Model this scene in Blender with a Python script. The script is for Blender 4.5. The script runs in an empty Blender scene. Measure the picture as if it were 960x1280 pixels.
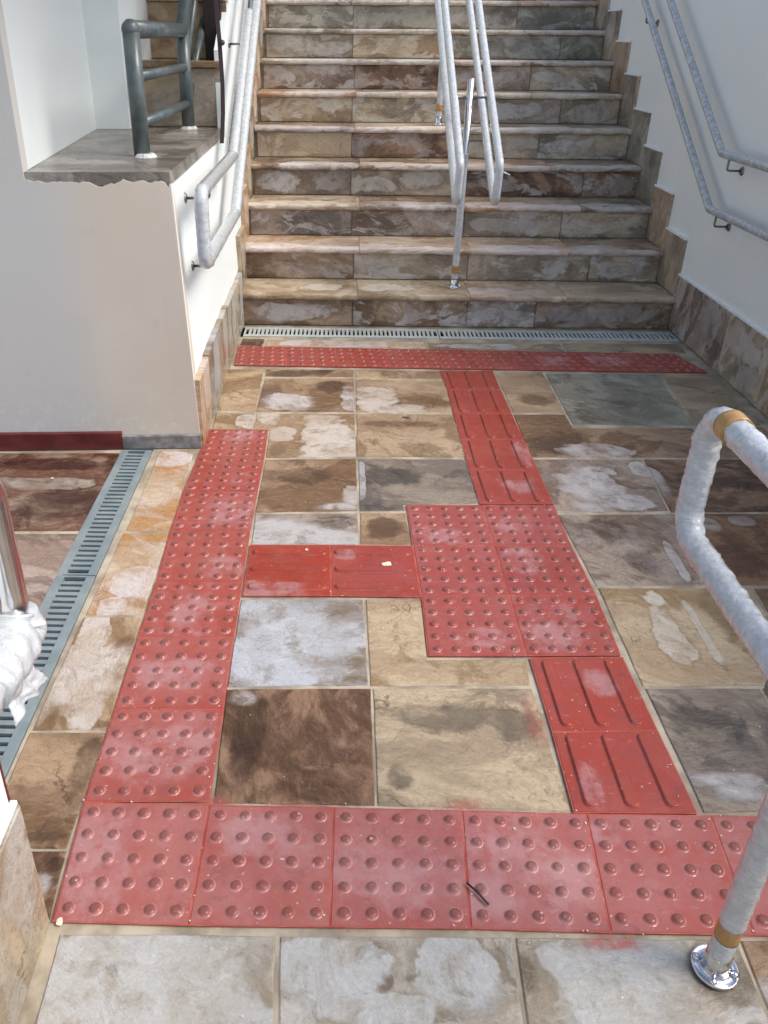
import bpy, bmesh, math, random
from mathutils import Vector, Matrix, noise
random.seed(7)
scene = bpy.context.scene
C = scene.collection

# ------------------------------------------------------------------ camera
cam_data = bpy.data.cameras.new('camera')
cam = bpy.data.objects.new('camera', cam_data)
C.objects.link(cam)
CAM_R = Matrix(((0.999829, -0.013465, 0.01266), (0.017505, 0.470271, -0.882348), (0.005927, 0.88242, 0.470426)))
cam.matrix_world = Matrix.Translation((0.5123, -0.8819, 1.4142)) @ CAM_R.to_4x4()
cam_data.sensor_fit = 'VERTICAL'
cam_data.sensor_height = 24.0
cam_data.lens = 1003.83 / 1280 * 24.0
cam_data.shift_x = (480 - 405.02) / 1280
cam_data.shift_y = (577.86 - 640) / 1280
cam_data.clip_start = 0.05
cam_data.clip_end = 1000
scene.camera = cam
scene.render.resolution_x = 768
scene.render.resolution_y = 1024

# ------------------------------------------------------------------ light
SUN_EL, SUN_AZ = math.radians(50), math.radians(-12)      # azimuth: from +x towards +y
world = bpy.data.worlds.new('World')
scene.world = world
world.use_nodes = True
wn = world.node_tree
sky = wn.nodes.new('ShaderNodeTexSky')
sky.sky_type = 'NISHITA'
sky.sun_disc = False
sky.sun_elevation = SUN_EL
sky.sun_rotation = math.pi / 2 - SUN_AZ
sky.air_density = 0.9
sky.dust_density = 3.0
sky.ozone_density = 0.0
bg = wn.nodes['Background']
bg.inputs['Strength'].default_value = 0.15
wn.links.new(sky.outputs[0], bg.inputs['Color'])
sun_data = bpy.data.lights.new('sun', 'SUN')
sun_data.energy = 1.5
sun_data.angle = math.radians(26)
sun_data.color = (1.0, 0.97, 0.92)
sun = bpy.data.objects.new('sun', sun_data)
C.objects.link(sun)
sd = Vector((math.cos(SUN_EL) * math.cos(SUN_AZ), math.cos(SUN_EL) * math.sin(SUN_AZ), math.sin(SUN_EL)))
sun.rotation_euler = sd.to_track_quat('Z', 'Y').to_euler()
sun.location = sd * 12
scene.view_settings.view_transform = 'Standard'
scene.view_settings.look = 'None'
scene.view_settings.exposure = 0.80
scene.view_settings.gamma = 1.0
STONES = [
    ('tan', [(-0.005, 2.7073), (0.1706, 2.713), (0.1741, 2.2234), (0.0093, 2.2348)], [], [], 0),
    ('tan', [(0.0103, 2.202), (0.173, 2.1989), (0.1812, 2.0437), (0.2432, 2.0381), (0.0202, 1.9445)], [(0.1584, 2.1426, 0.046, 0.071)], [], 0),
    ('brown', [(0.1821, 2.7134), (0.5992, 2.7166), (0.5978, 2.6251), (0.182, 2.6216)], [], [(0.326, 2.6666, 0.151, 0.051)], 0),
    ('tan', [(0.6068, 2.7168), (1.0146, 2.7094), (1.0232, 2.6189), (0.6051, 2.6154)], [], [], 0),
    ('brown', [(0.1845, 2.592), (0.5975, 2.6053), (0.5954, 2.2362), (0.1775, 2.2235)], [(0.301, 2.3197, 0.09, 0.095), (0.5762, 2.3542, 0.035, 0.14)], [(0.4977, 2.5058, 0.073, 0.075), (0.2299, 2.4325, 0.05, 0.109)], 10),
    ('tan', [(0.1798, 2.1991), (0.595, 2.2117), (0.5949, 1.825), (0.2528, 1.8021), (0.2497, 2.0383), (0.1837, 2.0513)], [(0.4932, 1.9443, 0.104, 0.24), (0.2931, 2.0175, 0.058, 0.066), (0.2408, 2.153, 0.06, 0.071)], [(0.2865, 1.8829, 0.031, 0.054)], 0),
    ('tan', [(0.6085, 2.5958), (1.0235, 2.5895), (1.0137, 2.2408), (0.602, 2.2282)], [(0.6846, 2.3488, 0.084, 0.139), (0.7906, 2.2587, 0.096, 0.05)], [(0.8655, 2.3371, 0.14, 0.061)], 0),
    ('tan', [(0.6051, 2.212), (1.014, 2.2164), (1.0175, 1.8306), (0.598, 1.8251)], [], [(0.7811, 2.1147, 0.148, 0.031)], 0),
    ('brown', [(0.2538, 1.7892), (0.5946, 1.8054), (0.5933, 1.4297), (0.25, 1.4101)], [(0.5703, 1.5356, 0.031, 0.066), (0.5205, 1.4537, 0.06, 0.026)], [(0.4036, 1.663, 0.102, 0.06)], 5),
    ('darkgrey', [(0.6037, 1.8057), (1.0178, 1.8111), (1.0053, 1.488), (0.7499, 1.4757), (0.7524, 1.434), (0.5987, 1.4298)], [(0.6118, 1.6392, 0.012, 0.13)], [(0.752, 1.6728, 0.111, 0.072)], 20),
    ('greybrown', [(0.2509, 1.3999), (0.593, 1.4143), (0.5919, 1.2276), (0.2552, 1.2188)], [(0.342, 1.2759, 0.102, 0.084), (0.4959, 1.2615, 0.102, 0.046)], [(0.5209, 1.3573, 0.066, 0.034)], 0),
    ('brown', [(0.6011, 1.4145), (0.754, 1.4187), (0.7581, 1.232), (0.597, 1.2278)], [], [(0.677, 1.3227, 0.052, 0.048)], 0),
    ('bluepale', [(0.253, 0.9394), (0.5999, 0.9482), (0.603, 0.6084), (0.2572, 0.5947)], [(0.4054, 0.8016, 0.167, 0.164), (0.3824, 0.6625, 0.137, 0.07)], [(0.523, 0.8786, 0.062, 0.055), (0.5341, 0.6956, 0.066, 0.033), (0.5638, 0.6241, 0.06, 0.017)], 8),
    ('sand', [(0.6067, 0.9483), (0.7632, 0.9486), (0.7579, 0.704), (1.0145, 0.7072), (1.004, 0.6179), (0.6089, 0.6058)], [], [], 0),
    ('darkbrown', [(0.2562, 0.5865), (0.6086, 0.5975), (0.6073, 0.2592), (0.2706, 0.2576)], [(0.3023, 0.558, 0.029, 0.021)], [(0.3265, 0.4149, 0.032, 0.139)], 70),
    ('greytan', [(0.6145, 0.5977), (1.0037, 0.6069), (1.0119, 0.2525), (0.6106, 0.2592)], [], [(0.7882, 0.51, 0.141, 0.045), (0.9344, 0.4886, 0.052, 0.054), (0.6637, 0.334, 0.035, 0.038)], 15),
    ('tan', [(1.2691, 2.7074), (1.4985, 2.7149), (1.4897, 2.2472), (1.2729, 2.2487)], [], [(1.3961, 2.3797, 0.078, 0.071)], 0),
    ('green', [(1.5091, 2.6947), (2.0362, 2.7016), (1.9874, 2.1432), (1.4953, 2.1361)], [], [(1.754, 2.3474, 0.049, 0.043), (1.5629, 2.2169, 0.047, 0.073)], 30),
    ('greytan', [(2.0553, 2.7023), (2.2922, 2.7099), (2.2768, 2.1519), (2.0007, 2.1436)], [], [], 0),
    ('brown', [(1.2683, 2.2241), (1.4856, 2.2307), (1.4855, 2.0977), (1.9788, 2.1124), (1.9534, 1.8576), (1.2615, 1.8377)], [(1.5203, 1.885, 0.124, 0.061)], [(1.4028, 1.971, 0.095, 0.085)], 0),
    ('tan', [(1.9917, 2.1204), (2.2727, 2.1288), (2.2609, 1.8665), (1.9626, 1.8579)], [], [], 0),
    ('greybrown', [(1.2604, 1.8181), (1.677, 1.8301), (1.6459, 1.4583), (1.2582, 1.4375)], [(1.4265, 1.6213, 0.103, 0.157), (1.5379, 1.5079, 0.072, 0.054), (1.6477, 1.7592, 0.042, 0.063)], [(1.5126, 1.6527, 0.035, 0.053)], 35),
    ('darkbrown', [(1.6862, 1.8303), (2.2572, 1.8467), (2.2454, 1.4746), (1.6503, 1.4481)], [(1.6773, 1.6989, 0.029, 0.109)], [(1.9082, 1.6756, 0.16, 0.072)], 0),
    ('greybrown', [(1.2626, 1.4223), (1.6628, 1.4382), (1.6266, 1.0418), (1.2805, 1.0292)], [(1.5627, 1.1658, 0.015, 0.107)], [(1.4131, 1.3185, 0.065, 0.095), (1.4521, 1.1629, 0.061, 0.086)], 50),
    ('rustbrown', [(1.6709, 1.4384), (2.2393, 1.4538), (2.2345, 1.0573), (1.6336, 1.042)], [(1.7444, 1.3755, 0.032, 0.04), (1.8612, 1.4033, 0.037, 0.025)], [(1.6981, 1.1693, 0.148, 0.086)], 0),
    ('sand', [(1.2843, 1.0178), (1.7324, 1.0292), (1.6926, 0.6342), (1.2804, 0.6217)], [(1.4173, 0.8102, 0.039, 0.147), (1.5097, 0.8453, 0.013, 0.121)], [(1.5966, 0.8983, 0.044, 0.14)], 25),
    ('brown', [(1.7395, 1.0293), (2.2246, 1.0416), (2.2111, 0.6466), (1.6985, 0.6344)], [], [], 0),
    ('darkgrey', [(1.2836, 0.6135), (1.5681, 0.6203), (1.5553, 0.2685), (1.2864, 0.2567)], [(1.3621, 0.3392, 0.09, 0.021), (1.3915, 0.3087, 0.068, 0.033)], [(1.3828, 0.499, 0.075, 0.05)], 15),
    ('tan', [(1.574, 0.6204), (2.2128, 0.6355), (2.2278, 0.2874), (1.5603, 0.2686)], [(1.56, 0.5407, 0.015, 0.062)], [], 0),
    ('pinkpale', [(-0.1571, 1.8497), (-0.0262, 1.8401), (-0.0151, 1.2899), (-0.1565, 1.2862)], [(-0.1002, 1.7919, 0.09, 0.078)], [], 10),
    ('pinkpale', [(-0.1608, 1.2719), (-0.015, 1.2758), (-0.0106, 0.8653), (-0.1666, 0.8614)], [(-0.0635, 1.0221, 0.061, 0.086), (-0.1011, 0.891, 0.04, 0.049)], [(-0.1909, 1.0585, 0.019, 0.12)], 40),
    ('tan', [(-0.1703, 0.851), (-0.0105, 0.855), (-0.0019, 0.4523), (-0.1737, 0.4459)], [(-0.0996, 0.6083, 0.087, 0.139), (-0.1183, 0.7726, 0.042, 0.077)], [(-0.0219, 0.7432, 0.038, 0.031), (-0.1464, 0.4758, 0.022, 0.049), (-0.0315, 0.4662, 0.037, 0.012)], 60),
    ('brown', [(-0.1749, 0.4387), (-0.0031, 0.4426), (-0.0027, 0.2416), (-0.0036, 0.1453), (-0.1807, 0.1414)], [], [(-0.0238, 0.3398, 0.024, 0.086), (-0.0482, 0.1711, 0.048, 0.011)], 0),
    ('darkbrown', [(-0.1817, 0.1361), (-0.002, 0.14), (0.0092, -0.0028), (-0.2006, -0.0073)], [(-0.0304, 0.0689, 0.018, 0.022)], [(-0.0132, 0.1106, 0.018, 0.017)], 0),
    ('redbrown', [(-1.6663, 1.786), (-0.3053, 1.8254), (-0.2951, 1.2825), (-1.6297, 1.2469)], [(-0.5056, 1.5904, 0.198, 0.04)], [(-0.5499, 1.7279, 0.207, 0.044), (-0.3903, 1.4445, 0.19, 0.084)], 0),
    ('pinkgrey', [(-1.616, 1.2286), (-0.2975, 1.2636), (-0.2676, 0.7851), (-1.6444, 0.7513)], [], [], 20),
    ('pinkgrey', [(-1.6357, 0.7418), (-0.2707, 0.7753), (-0.2617, 0.4248), (-1.6832, 0.392)], [], [], 0),
    ('bluegrey', [(0.0347, -0.0242), (0.4188, -0.0189), (0.4325, -0.2941), (0.0473, -0.3018)], [(0.2307, -0.106, 0.215, 0.09)], [(0.1752, -0.0397, 0.011, 0.008), (0.1433, -0.0815, 0.011, 0.011)], 30),
    ('bluegrey', [(0.4273, -0.0187), (0.8384, -0.0129), (0.8237, -0.2863), (0.4396, -0.294)], [(0.5271, -0.0735, 0.096, 0.054), (0.7452, -0.0822, 0.082, 0.066), (0.6064, -0.136, 0.105, 0.025)], [(0.5827, -0.052, 0.028, 0.025), (0.69, -0.0899, 0.041, 0.01), (0.6086, -0.0916, 0.014, 0.018)], 50),
    ('bluegrey', [(0.8455, -0.0128), (1.2374, -0.0088), (1.2268, -0.2782), (0.8319, -0.2861)], [(1.0094, -0.0833, 0.122, 0.079)], [(0.8549, -0.0773, 0.025, 0.048), (1.1794, -0.0572, 0.069, 0.057)], 5),
    ('brown', [(1.2439, -0.0101), (1.7024, -0.0075), (1.6909, -0.269), (1.2351, -0.2781)], [(1.2523, -0.0976, 0.027, 0.026)], [], 0),
    ('redbrown', [(0.021, 3.1431), (0.1396, 3.1346), (0.1354, 3.0363), (0.0192, 3.0444)], [], [], 0),
    ('pinkpale', [(0.1522, 3.135), (0.9772, 3.126), (0.9722, 3.0288), (0.1477, 3.0367)], [(0.5135, 3.0733, 0.248, 0.049)], [], 0),
    ('greytan', [(0.9939, 3.1265), (1.678, 3.113), (1.6763, 3.0054), (0.9863, 3.0056)], [(1.2552, 3.0623, 0.207, 0.036)], [(1.0857, 3.0208, 0.082, 0.024)], 0),
    ('greytan', [(1.6935, 3.1258), (2.2897, 3.1339), (2.2898, 3.0028), (1.6886, 3.0059)], [], [], 0),
]
TILES = [
    ('stud', [(0.0011, 0.2516), (0.2623, 0.2574), (0.2591, 0.518), (-0.0001, 0.5119)], [(0.1328, 0.3876, 0.107, 0.09)]),
    ('stud', [(-0.0001, 0.5119), (0.2591, 0.518), (0.2539, 0.7753), (-0.0024, 0.769)], [(0.1152, 0.6275, 0.08, 0.056)]),
    ('stud', [(-0.0024, 0.769), (0.2539, 0.7753), (0.2495, 1.0145), (-0.0027, 1.012)], [(0.1463, 0.8796, 0.084, 0.091)]),
    ('stud', [(-0.0027, 1.012), (0.2495, 1.0145), (0.2452, 1.2945), (-0.0121, 1.2876)], [(0.1863, 1.0885, 0.06, 0.049)]),
    ('stud', [(-0.0121, 1.2876), (0.2452, 1.2945), (0.2462, 1.5405), (-0.0136, 1.5361)], [(0.1723, 1.408, 0.086, 0.071)]),
    ('stud', [(-0.0136, 1.5361), (0.2462, 1.5405), (0.2485, 1.7987), (-0.0038, 1.7947)], [(0.1751, 1.6269, 0.04, 0.047)]),
    ('stud', [(-0.0038, 1.7947), (0.2485, 1.7987), (0.2429, 2.0418), (0.0067, 2.0385)], [(0.1359, 1.9837, 0.08, 0.058)]),
    ('stud', [(0.0155, -0.0042), (0.2613, -0.0063), (0.2634, 0.2495), (0.0011, 0.2516)], [(0.056, 0.1121, 0.069, 0.118)]),
    ('stud', [(0.2613, -0.0063), (0.5154, -0.0038), (0.5208, 0.2494), (0.2634, 0.2495)], [(0.3822, 0.1805, 0.096, 0.045)]),
    ('stud', [(0.5154, -0.0038), (0.7676, -0.0014), (0.7851, 0.2475), (0.5208, 0.2494)], [(0.6335, 0.1078, 0.122, 0.084)]),
    ('stud', [(0.7676, -0.0014), (1.0168, -0.0034), (1.0396, 0.2454), (0.7851, 0.2475)], [(0.8822, 0.13, 0.139, 0.103)]),
    ('stud', [(1.0168, -0.0034), (1.2713, -0.0023), (1.2941, 0.2473), (1.0396, 0.2454)], [(1.0709, 0.1957, 0.04, 0.037)]),
    ('stud', [(1.2713, -0.0023), (1.525, -0.0013), (1.5521, 0.2472), (1.2941, 0.2473)], []),
    ('stud', [(1.525, -0.0013), (1.7779, -0.0002), (1.809, 0.2472), (1.5521, 0.2472)], []),
    ('stud', [(1.7779, -0.0002), (2.0287, -0.0007), (2.0648, 0.2472), (1.809, 0.2472)], []),
    ('stud', [(0.7608, 0.7131), (1.0149, 0.7192), (1.0174, 0.9716), (0.7661, 0.9634)], [(0.905, 0.7816, 0.085, 0.038)]),
    ('stud', [(0.7661, 0.9634), (1.0174, 0.9716), (1.0182, 1.2254), (0.7625, 1.2232)], []),
    ('stud', [(0.7625, 1.2232), (1.0182, 1.2254), (1.0127, 1.4723), (0.7601, 1.4654)], [(0.8539, 1.2802, 0.103, 0.047)]),
    ('stud', [(1.0149, 0.7192), (1.26, 0.7282), (1.2672, 0.9816), (1.0174, 0.9716)], [(1.1077, 0.8354, 0.082, 0.114)]),
    ('stud', [(1.0174, 0.9716), (1.2672, 0.9816), (1.2598, 1.2318), (1.0182, 1.2254)], [(1.092, 1.1325, 0.053, 0.084)]),
    ('stud', [(1.0182, 1.2254), (1.2598, 1.2318), (1.2626, 1.4792), (1.0127, 1.4723)], [(1.0983, 1.3581, 0.066, 0.059)]),
    ('vbar', [(1.0154, 0.2468), (1.2709, 0.2506), (1.2666, 0.4744), (1.0214, 0.4639)], [(1.071, 0.3118, 0.024, 0.062)]),
    ('vbar', [(1.0214, 0.4639), (1.2666, 0.4744), (1.2623, 0.7222), (1.0219, 0.7134)], [(1.1771, 0.6248, 0.028, 0.039)]),
    ('vbar', [(1.0119, 1.4776), (1.2638, 1.4845), (1.2632, 1.7267), (1.0088, 1.7256)], [(1.1716, 1.5971, 0.062, 0.057)]),
    ('vbar', [(1.0088, 1.7256), (1.2632, 1.7267), (1.2631, 1.9811), (1.0122, 1.9737)], [(1.2507, 1.8439, 0.037, 0.119)]),
    ('vbar', [(1.0122, 1.9737), (1.2631, 1.9811), (1.2605, 2.228), (1.015, 2.2245)], []),
    ('vbar', [(1.015, 2.2245), (1.2605, 2.228), (1.2599, 2.4833), (1.0175, 2.4756)], []),
    ('vbar', [(1.0175, 2.4756), (1.2599, 2.4833), (1.2632, 2.7175), (1.0108, 2.7093)], []),
    ('hbar', [(0.2563, 0.9505), (0.509, 0.9569), (0.504, 1.2164), (0.2536, 1.2098)], [(0.3388, 0.9749, 0.092, 0.045)]),
    ('hbar', [(0.509, 0.9569), (0.7653, 0.9597), (0.7621, 1.2187), (0.504, 1.2164)], [(0.5464, 1.1606, 0.034, 0.026)]),
    ('stud', [(0.0245, 2.7503), (0.2759, 2.7475), (0.2588, 3.0154), (0.0137, 3.0201)], []),
    ('stud', [(0.2759, 2.7475), (0.5273, 2.7447), (0.504, 3.0106), (0.2588, 3.0154)], []),
    ('stud', [(0.5273, 2.7447), (0.7787, 2.7419), (0.7491, 3.0059), (0.504, 3.0106)], []),
    ('stud', [(0.7787, 2.7419), (1.0301, 2.7391), (0.9943, 3.0011), (0.7491, 3.0059)], []),
    ('stud', [(1.0301, 2.7391), (1.2814, 2.7362), (1.2394, 2.9964), (0.9943, 3.0011)], []),
    ('stud', [(1.2814, 2.7362), (1.5328, 2.7334), (1.4846, 2.9916), (1.2394, 2.9964)], []),
    ('stud', [(1.5328, 2.7334), (1.7842, 2.7306), (1.7297, 2.9869), (1.4846, 2.9916)], [(1.5766, 2.8552, 0.099, 0.066)]),
    ('stud', [(1.7842, 2.7306), (2.0356, 2.7278), (1.9749, 2.9821), (1.7297, 2.9869)], [(1.8139, 2.8631, 0.099, 0.066)]),
    ('stud', [(2.0356, 2.7278), (2.287, 2.725), (2.22, 2.9774), (1.9749, 2.9821)], []),
]
# ------------------------------------------------------------------ node helpers
def srgb(h):
    h = h.lstrip('#')
    out = []
    for i in (0, 2, 4):
        c = int(h[i:i + 2], 16) / 255
        out.append(c / 12.92 if c <= 0.04045 else ((c + 0.055) / 1.055) ** 2.4)
    return tuple(out)

class N:
    """small wrapper to write node trees briefly"""
    def __init__(s, name):
        s.m = bpy.data.materials.new(name)
        s.m.use_nodes = True
        s.t = s.m.node_tree
        s.b = s.t.nodes['Principled BSDF']
    def put(s, sock, v):
        if v is None:
            return
        if isinstance(v, bpy.types.NodeSocket):
            s.t.links.new(v, sock)
        elif isinstance(v, (tuple, list)) and sock.type == 'RGBA' and len(v) == 3:
            sock.default_value = (*v, 1)
        else:
            sock.default_value = v
    def math(s, op, a, b=None, c=None, clamp=False):
        n = s.t.nodes.new('ShaderNodeMath'); n.operation = op; n.use_clamp = clamp
        for i, v in enumerate((a, b, c)):
            s.put(n.inputs[i], v)
        return n.outputs[0]
    def vec(s, op, a, b=None, scale=None):
        n = s.t.nodes.new('ShaderNodeVectorMath'); n.operation = op
        s.put(n.inputs[0], a); s.put(n.inputs[1], b)
        if scale is not None: s.put(n.inputs['Scale'], scale)
        return n.outputs['Value'] if op in ('LENGTH', 'DOT_PRODUCT') else n.outputs[0]
    def attr(s, name, kind='OBJECT'):
        n = s.t.nodes.new('ShaderNodeAttribute'); n.attribute_type = kind; n.attribute_name = name
        return n
    def sep(s, v):
        n = s.t.nodes.new('ShaderNodeSeparateXYZ'); s.put(n.inputs[0], v); return n.outputs
    def comb(s, x=0.0, y=0.0, z=0.0):
        n = s.t.nodes.new('ShaderNodeCombineXYZ')
        for i, v in enumerate((x, y, z)): s.put(n.inputs[i], v)
        return n.outputs[0]
    def noise(s, v, scale, detail=5, rough=0.55, dist=0.0):
        n = s.t.nodes.new('ShaderNodeTexNoise')
        s.put(n.inputs['Vector'], v); s.put(n.inputs['Scale'], scale); s.put(n.inputs['Detail'], detail)
        s.put(n.inputs['Roughness'], rough); s.put(n.inputs['Distortion'], dist)
        return n.outputs['Fac']
    def ramp(s, v, lo, hi, a=0.0, b=1.0):
        n = s.t.nodes.new('ShaderNodeMapRange'); n.interpolation_type = 'SMOOTHSTEP'
        s.put(n.inputs[0], v)
        for i, x in enumerate((lo, hi, a, b)): s.put(n.inputs[i + 1], x)
        return n.outputs[0]
    def mix(s, f, a, b, mode='MIX'):
        n = s.t.nodes.new('ShaderNodeMix'); n.data_type = 'RGBA'; n.blend_type = mode
        s.put(n.inputs[0], f); s.put(n.inputs[6], a); s.put(n.inputs[7], b)
        return n.outputs[2]
    def bump(s, h, strength, dist, normal=None):
        n = s.t.nodes.new('ShaderNodeBump')
        s.put(n.inputs['Height'], h); n.inputs['Strength'].default_value = strength
        n.inputs['Distance'].default_value = dist
        if normal is not None: s.put(n.inputs['Normal'], normal)
        return n.outputs[0]
    def pos(s):
        return s.t.nodes.new('ShaderNodeNewGeometry').outputs['Position']
    def out(s, color=None, rough=None, normal=None, metal=None, **kw):
        s.put(s.b.inputs['Base Color'], color); s.put(s.b.inputs['Roughness'], rough)
        s.put(s.b.inputs['Normal'], normal); s.put(s.b.inputs['Metallic'], metal)
        for k, v in kw.items():
            s.put(s.b.inputs[k], v)
        return s.m

def blob_mask(s, u, v, i, warp, soft=False):
    """ragged ellipse of a patch, its centre and size read from the object's own properties"""
    p = s.sep(s.attr('p%d' % i).outputs['Vector']); r = s.sep(s.attr('q%d' % i).outputs['Vector'])
    du = s.math('MULTIPLY', s.math('SUBTRACT', u, p[0]), r[0])
    dv = s.math('MULTIPLY', s.math('SUBTRACT', v, p[1]), r[1])
    # a rounded square rather than a circle
    a = s.math('POWER', s.math('ABSOLUTE', du), 2.6); b = s.math('POWER', s.math('ABSOLUTE', dv), 2.6)
    d = s.math('POWER', s.math('ADD', a, b), 0.385)
    d = s.math('ADD', d, warp)
    wd = 0.30 if soft else s.ramp(s.noise(s.comb(u, v, 3.3), 4.0, 3), 0.42, 0.62, 0.06, 0.42)
    m = s.math('MULTIPLY', s.ramp(d, s.math('ADD', 1.0, wd), s.math('SUBTRACT', 1.0, wd)), p[2])
    rim = s.math('MULTIPLY', s.ramp(d, 1.35, 1.02), p[2])
    return m, rim

def stone_material(name, plane):
    s = N(name)
    P = s.pos(); xyz = s.sep(P)
    if plane == 'xy':
        u, v = xyz[0], s.math('ADD', xyz[1], xyz[2])
    else:
        u, v = xyz[1], xyz[2]
    seed = s.attr('seed').outputs['Fac']; ang = s.attr('ang').outputs['Fac']
    base = s.comb(u, v, seed)
    rot = s.t.nodes.new('ShaderNodeVectorRotate'); rot.rotation_type = 'Z_AXIS'
    s.put(rot.inputs['Vector'], base); s.put(rot.inputs['Angle'], ang)
    R = rot.outputs[0]
    W = s.vec('ADD', R, s.vec('SCALE', s.comb(s.noise(base, 3.0, 3), s.noise(s.vec('ADD', base, (7, 3, 1)), 3.0, 3), 0.0), scale=0.16))
    G = s.vec('MULTIPLY', W, (1.0, 2.3, 1.0))                  # stretched along the grain
    n1 = s.noise(G, 3.2, 9, 0.62, 0.5)
    n2 = s.noise(W, 2.3, 6, 0.6, 0.8)
    n3 = s.noise(G, 26, 6, 0.68, 0.3)
    n4 = s.noise(base, 130, 3, 0.7)
    n5 = s.noise(W, 6.0, 8, 0.65, 0.4)
    ca, cb, cc, cd, ck = (s.attr(k).outputs['Color'] for k in ('ca', 'cb', 'cc', 'cd', 'ck'))
    col = s.mix(s.ramp(n1, 0.43, 0.57), ca, cb)
    col = s.mix(s.math('MULTIPLY', s.ramp(n2, 0.505, 0.565), 0.85), col, cc)
    col = s.mix(s.math('MULTIPLY', s.ramp(s.noise(W, 4.5, 8, 0.68, 0.7), 0.555, 0.62), 0.6), col, ck)
    col = s.mix(s.ramp(n3, 0.45, 0.70, 0.0, 0.40), col, cb)
    col = s.mix(s.ramp(s.noise(s.vec('MULTIPLY', W, (1.0, 4.0, 1.0)), 10, 6, 0.66), 0.56, 0.70, 0.0, 0.35), col, cc)
    rg_ = s.math('ABSOLUTE', s.math('SUBTRACT', s.noise(G, 7.0, 8, 0.7, 0.5), 0.5))
    col = s.mix(s.math('MULTIPLY', s.ramp(rg_, 0.022, 0.0), 0.35), col, s.mix(0.4, cc, ck))
    # thin mineral lines along the flake edges
    line = s.ramp(s.math('ABSOLUTE', s.math('SUBTRACT', s.noise(W, 2.6, 5, 0.6, 0.3), 0.5)), 0.008, 0.0)
    line = s.math('MULTIPLY', line, s.ramp(s.noise(base, 2.0, 2), 0.55, 0.64))
    col = s.mix(s.math('MULTIPLY', line, 0.7), col, ck)
    fr = s.math('FRACT', s.math('DIVIDE', n5, 0.085))
    flake = s.math('MULTIPLY', s.ramp(fr, 0.10, 0.0), s.ramp(s.noise(base, 3.2, 3), 0.46, 0.58))
    col = s.mix(s.math('MULTIPLY', flake, 0.5), col, cc)
    # patches: dry = pale and powdery, others = wet and dark
    warp = s.math('ADD', s.math('MULTIPLY', s.math('SUBTRACT', s.noise(s.vec('MULTIPLY', W, (1.0, 1.6, 1.0)), 5.0, 4, 0.55, 0.2), 0.5), 2.3),
                  s.math('MULTIPLY', s.math('SUBTRACT', s.noise(base, 40, 4, 0.6), 0.5), 0.30))
    dry = None; rim = None
    for i in range(3):
        m, r = blob_mask(s, u, v, i, warp)
        dry = m if dry is None else s.math('MAXIMUM', dry, m)
        rim = r if rim is None else s.math('MAXIMUM', rim, r)
    smear = s.noise(s.vec('MULTIPLY', W, (2.6, 5.5, 1.0)), 2.2, 6, 0.62, 0.6)
    smear = s.math('MULTIPLY', s.ramp(smear, 0.50, 0.57), s.attr('smeared').outputs['Fac'])
    dry = s.math('MAXIMUM', dry, smear)
    wide = s.math('MULTIPLY', s.math('SUBTRACT', s.noise(W, 6, 8, 0.68), 0.5), 3.2)
    kmod = s.ramp(s.noise(W, 8, 8, 0.7), 0.36, 0.56, 0.5, 1.0)
    k = None
    for i in range(3, 6):
        p = s.sep(s.attr('p%d' % i).outputs['Vector']); r = s.sep(s.attr('q%d' % i).outputs['Vector'])
        du = s.math('MULTIPLY', s.math('SUBTRACT', u, p[0]), r[0]); dv = s.math('MULTIPLY', s.math('SUBTRACT', v, p[1]), r[1])
        d = s.math('ADD', s.math('SQRT', s.math('ADD', s.math('MULTIPLY', du, du), s.math('MULTIPLY', dv, dv))), wide)
        m = s.math('MULTIPLY', s.math('MULTIPLY', s.ramp(d, 1.25, 0.70), kmod), p[2])
        k = m if k is None else s.math('MAXIMUM', k, m)
    col = s.mix(s.math('MULTIPLY', k, 0.8), col, ck)
    col = s.mix(s.math('MULTIPLY', rim, 0.45), col, s.mix(0.5, cc, ck))
    drycol = s.mix(s.ramp(n5, 0.42, 0.62), cd, s.mix(0.45, cd, ca))
    drycol = s.mix(s.ramp(n3, 0.5, 0.72, 0, 0.35), drycol, (0.60, 0.60, 0.60))
    dry = s.math('MULTIPLY', dry, s.ramp(s.noise(W, 11, 8, 0.72), 0.36, 0.52, 0.30, 0.92))
    col = s.mix(dry, col, drycol)
    col = s.mix(s.math('MULTIPLY', flake, 0.35), col, cc)
    col = s.mix(1.0, col, s.mix(n4, (0.76, 0.76, 0.76), (1.22, 1.22, 1.22)), 'MULTIPLY')
    # relief: stepped flakes, grain, grit
    terr = s.math('MULTIPLY', s.math('SNAP', s.math('MULTIPLY', n5, 1.0), 0.085), 1.0)
    h = s.math('ADD', s.math('MULTIPLY', terr, 3.2), s.math('MULTIPLY', n3, 0.55))
    h = s.math('ADD', h, s.math('MULTIPLY', n1, 0.8))
    h = s.math('ADD', h, s.math('MULTIPLY', line, -0.25))
    h = s.math('ADD', h, s.math('MULTIPLY', n4, 0.06))
    bmp = s.bump(h, 0.75, 0.010)
    wetr = s.ramp(s.noise(base, 5, 4), 0.35, 0.7, 0.08, 0.28)
    rough = s.mix(dry, wetr, (0.6, 0.6, 0.6))
    return s.out(col, rough, bmp, IOR=1.38)

M = {}
M['stone'] = stone_material('wet_flagstone', 'xy')
M['wall_stone'] = stone_material('wet_wall_stone', 'yz')

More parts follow.
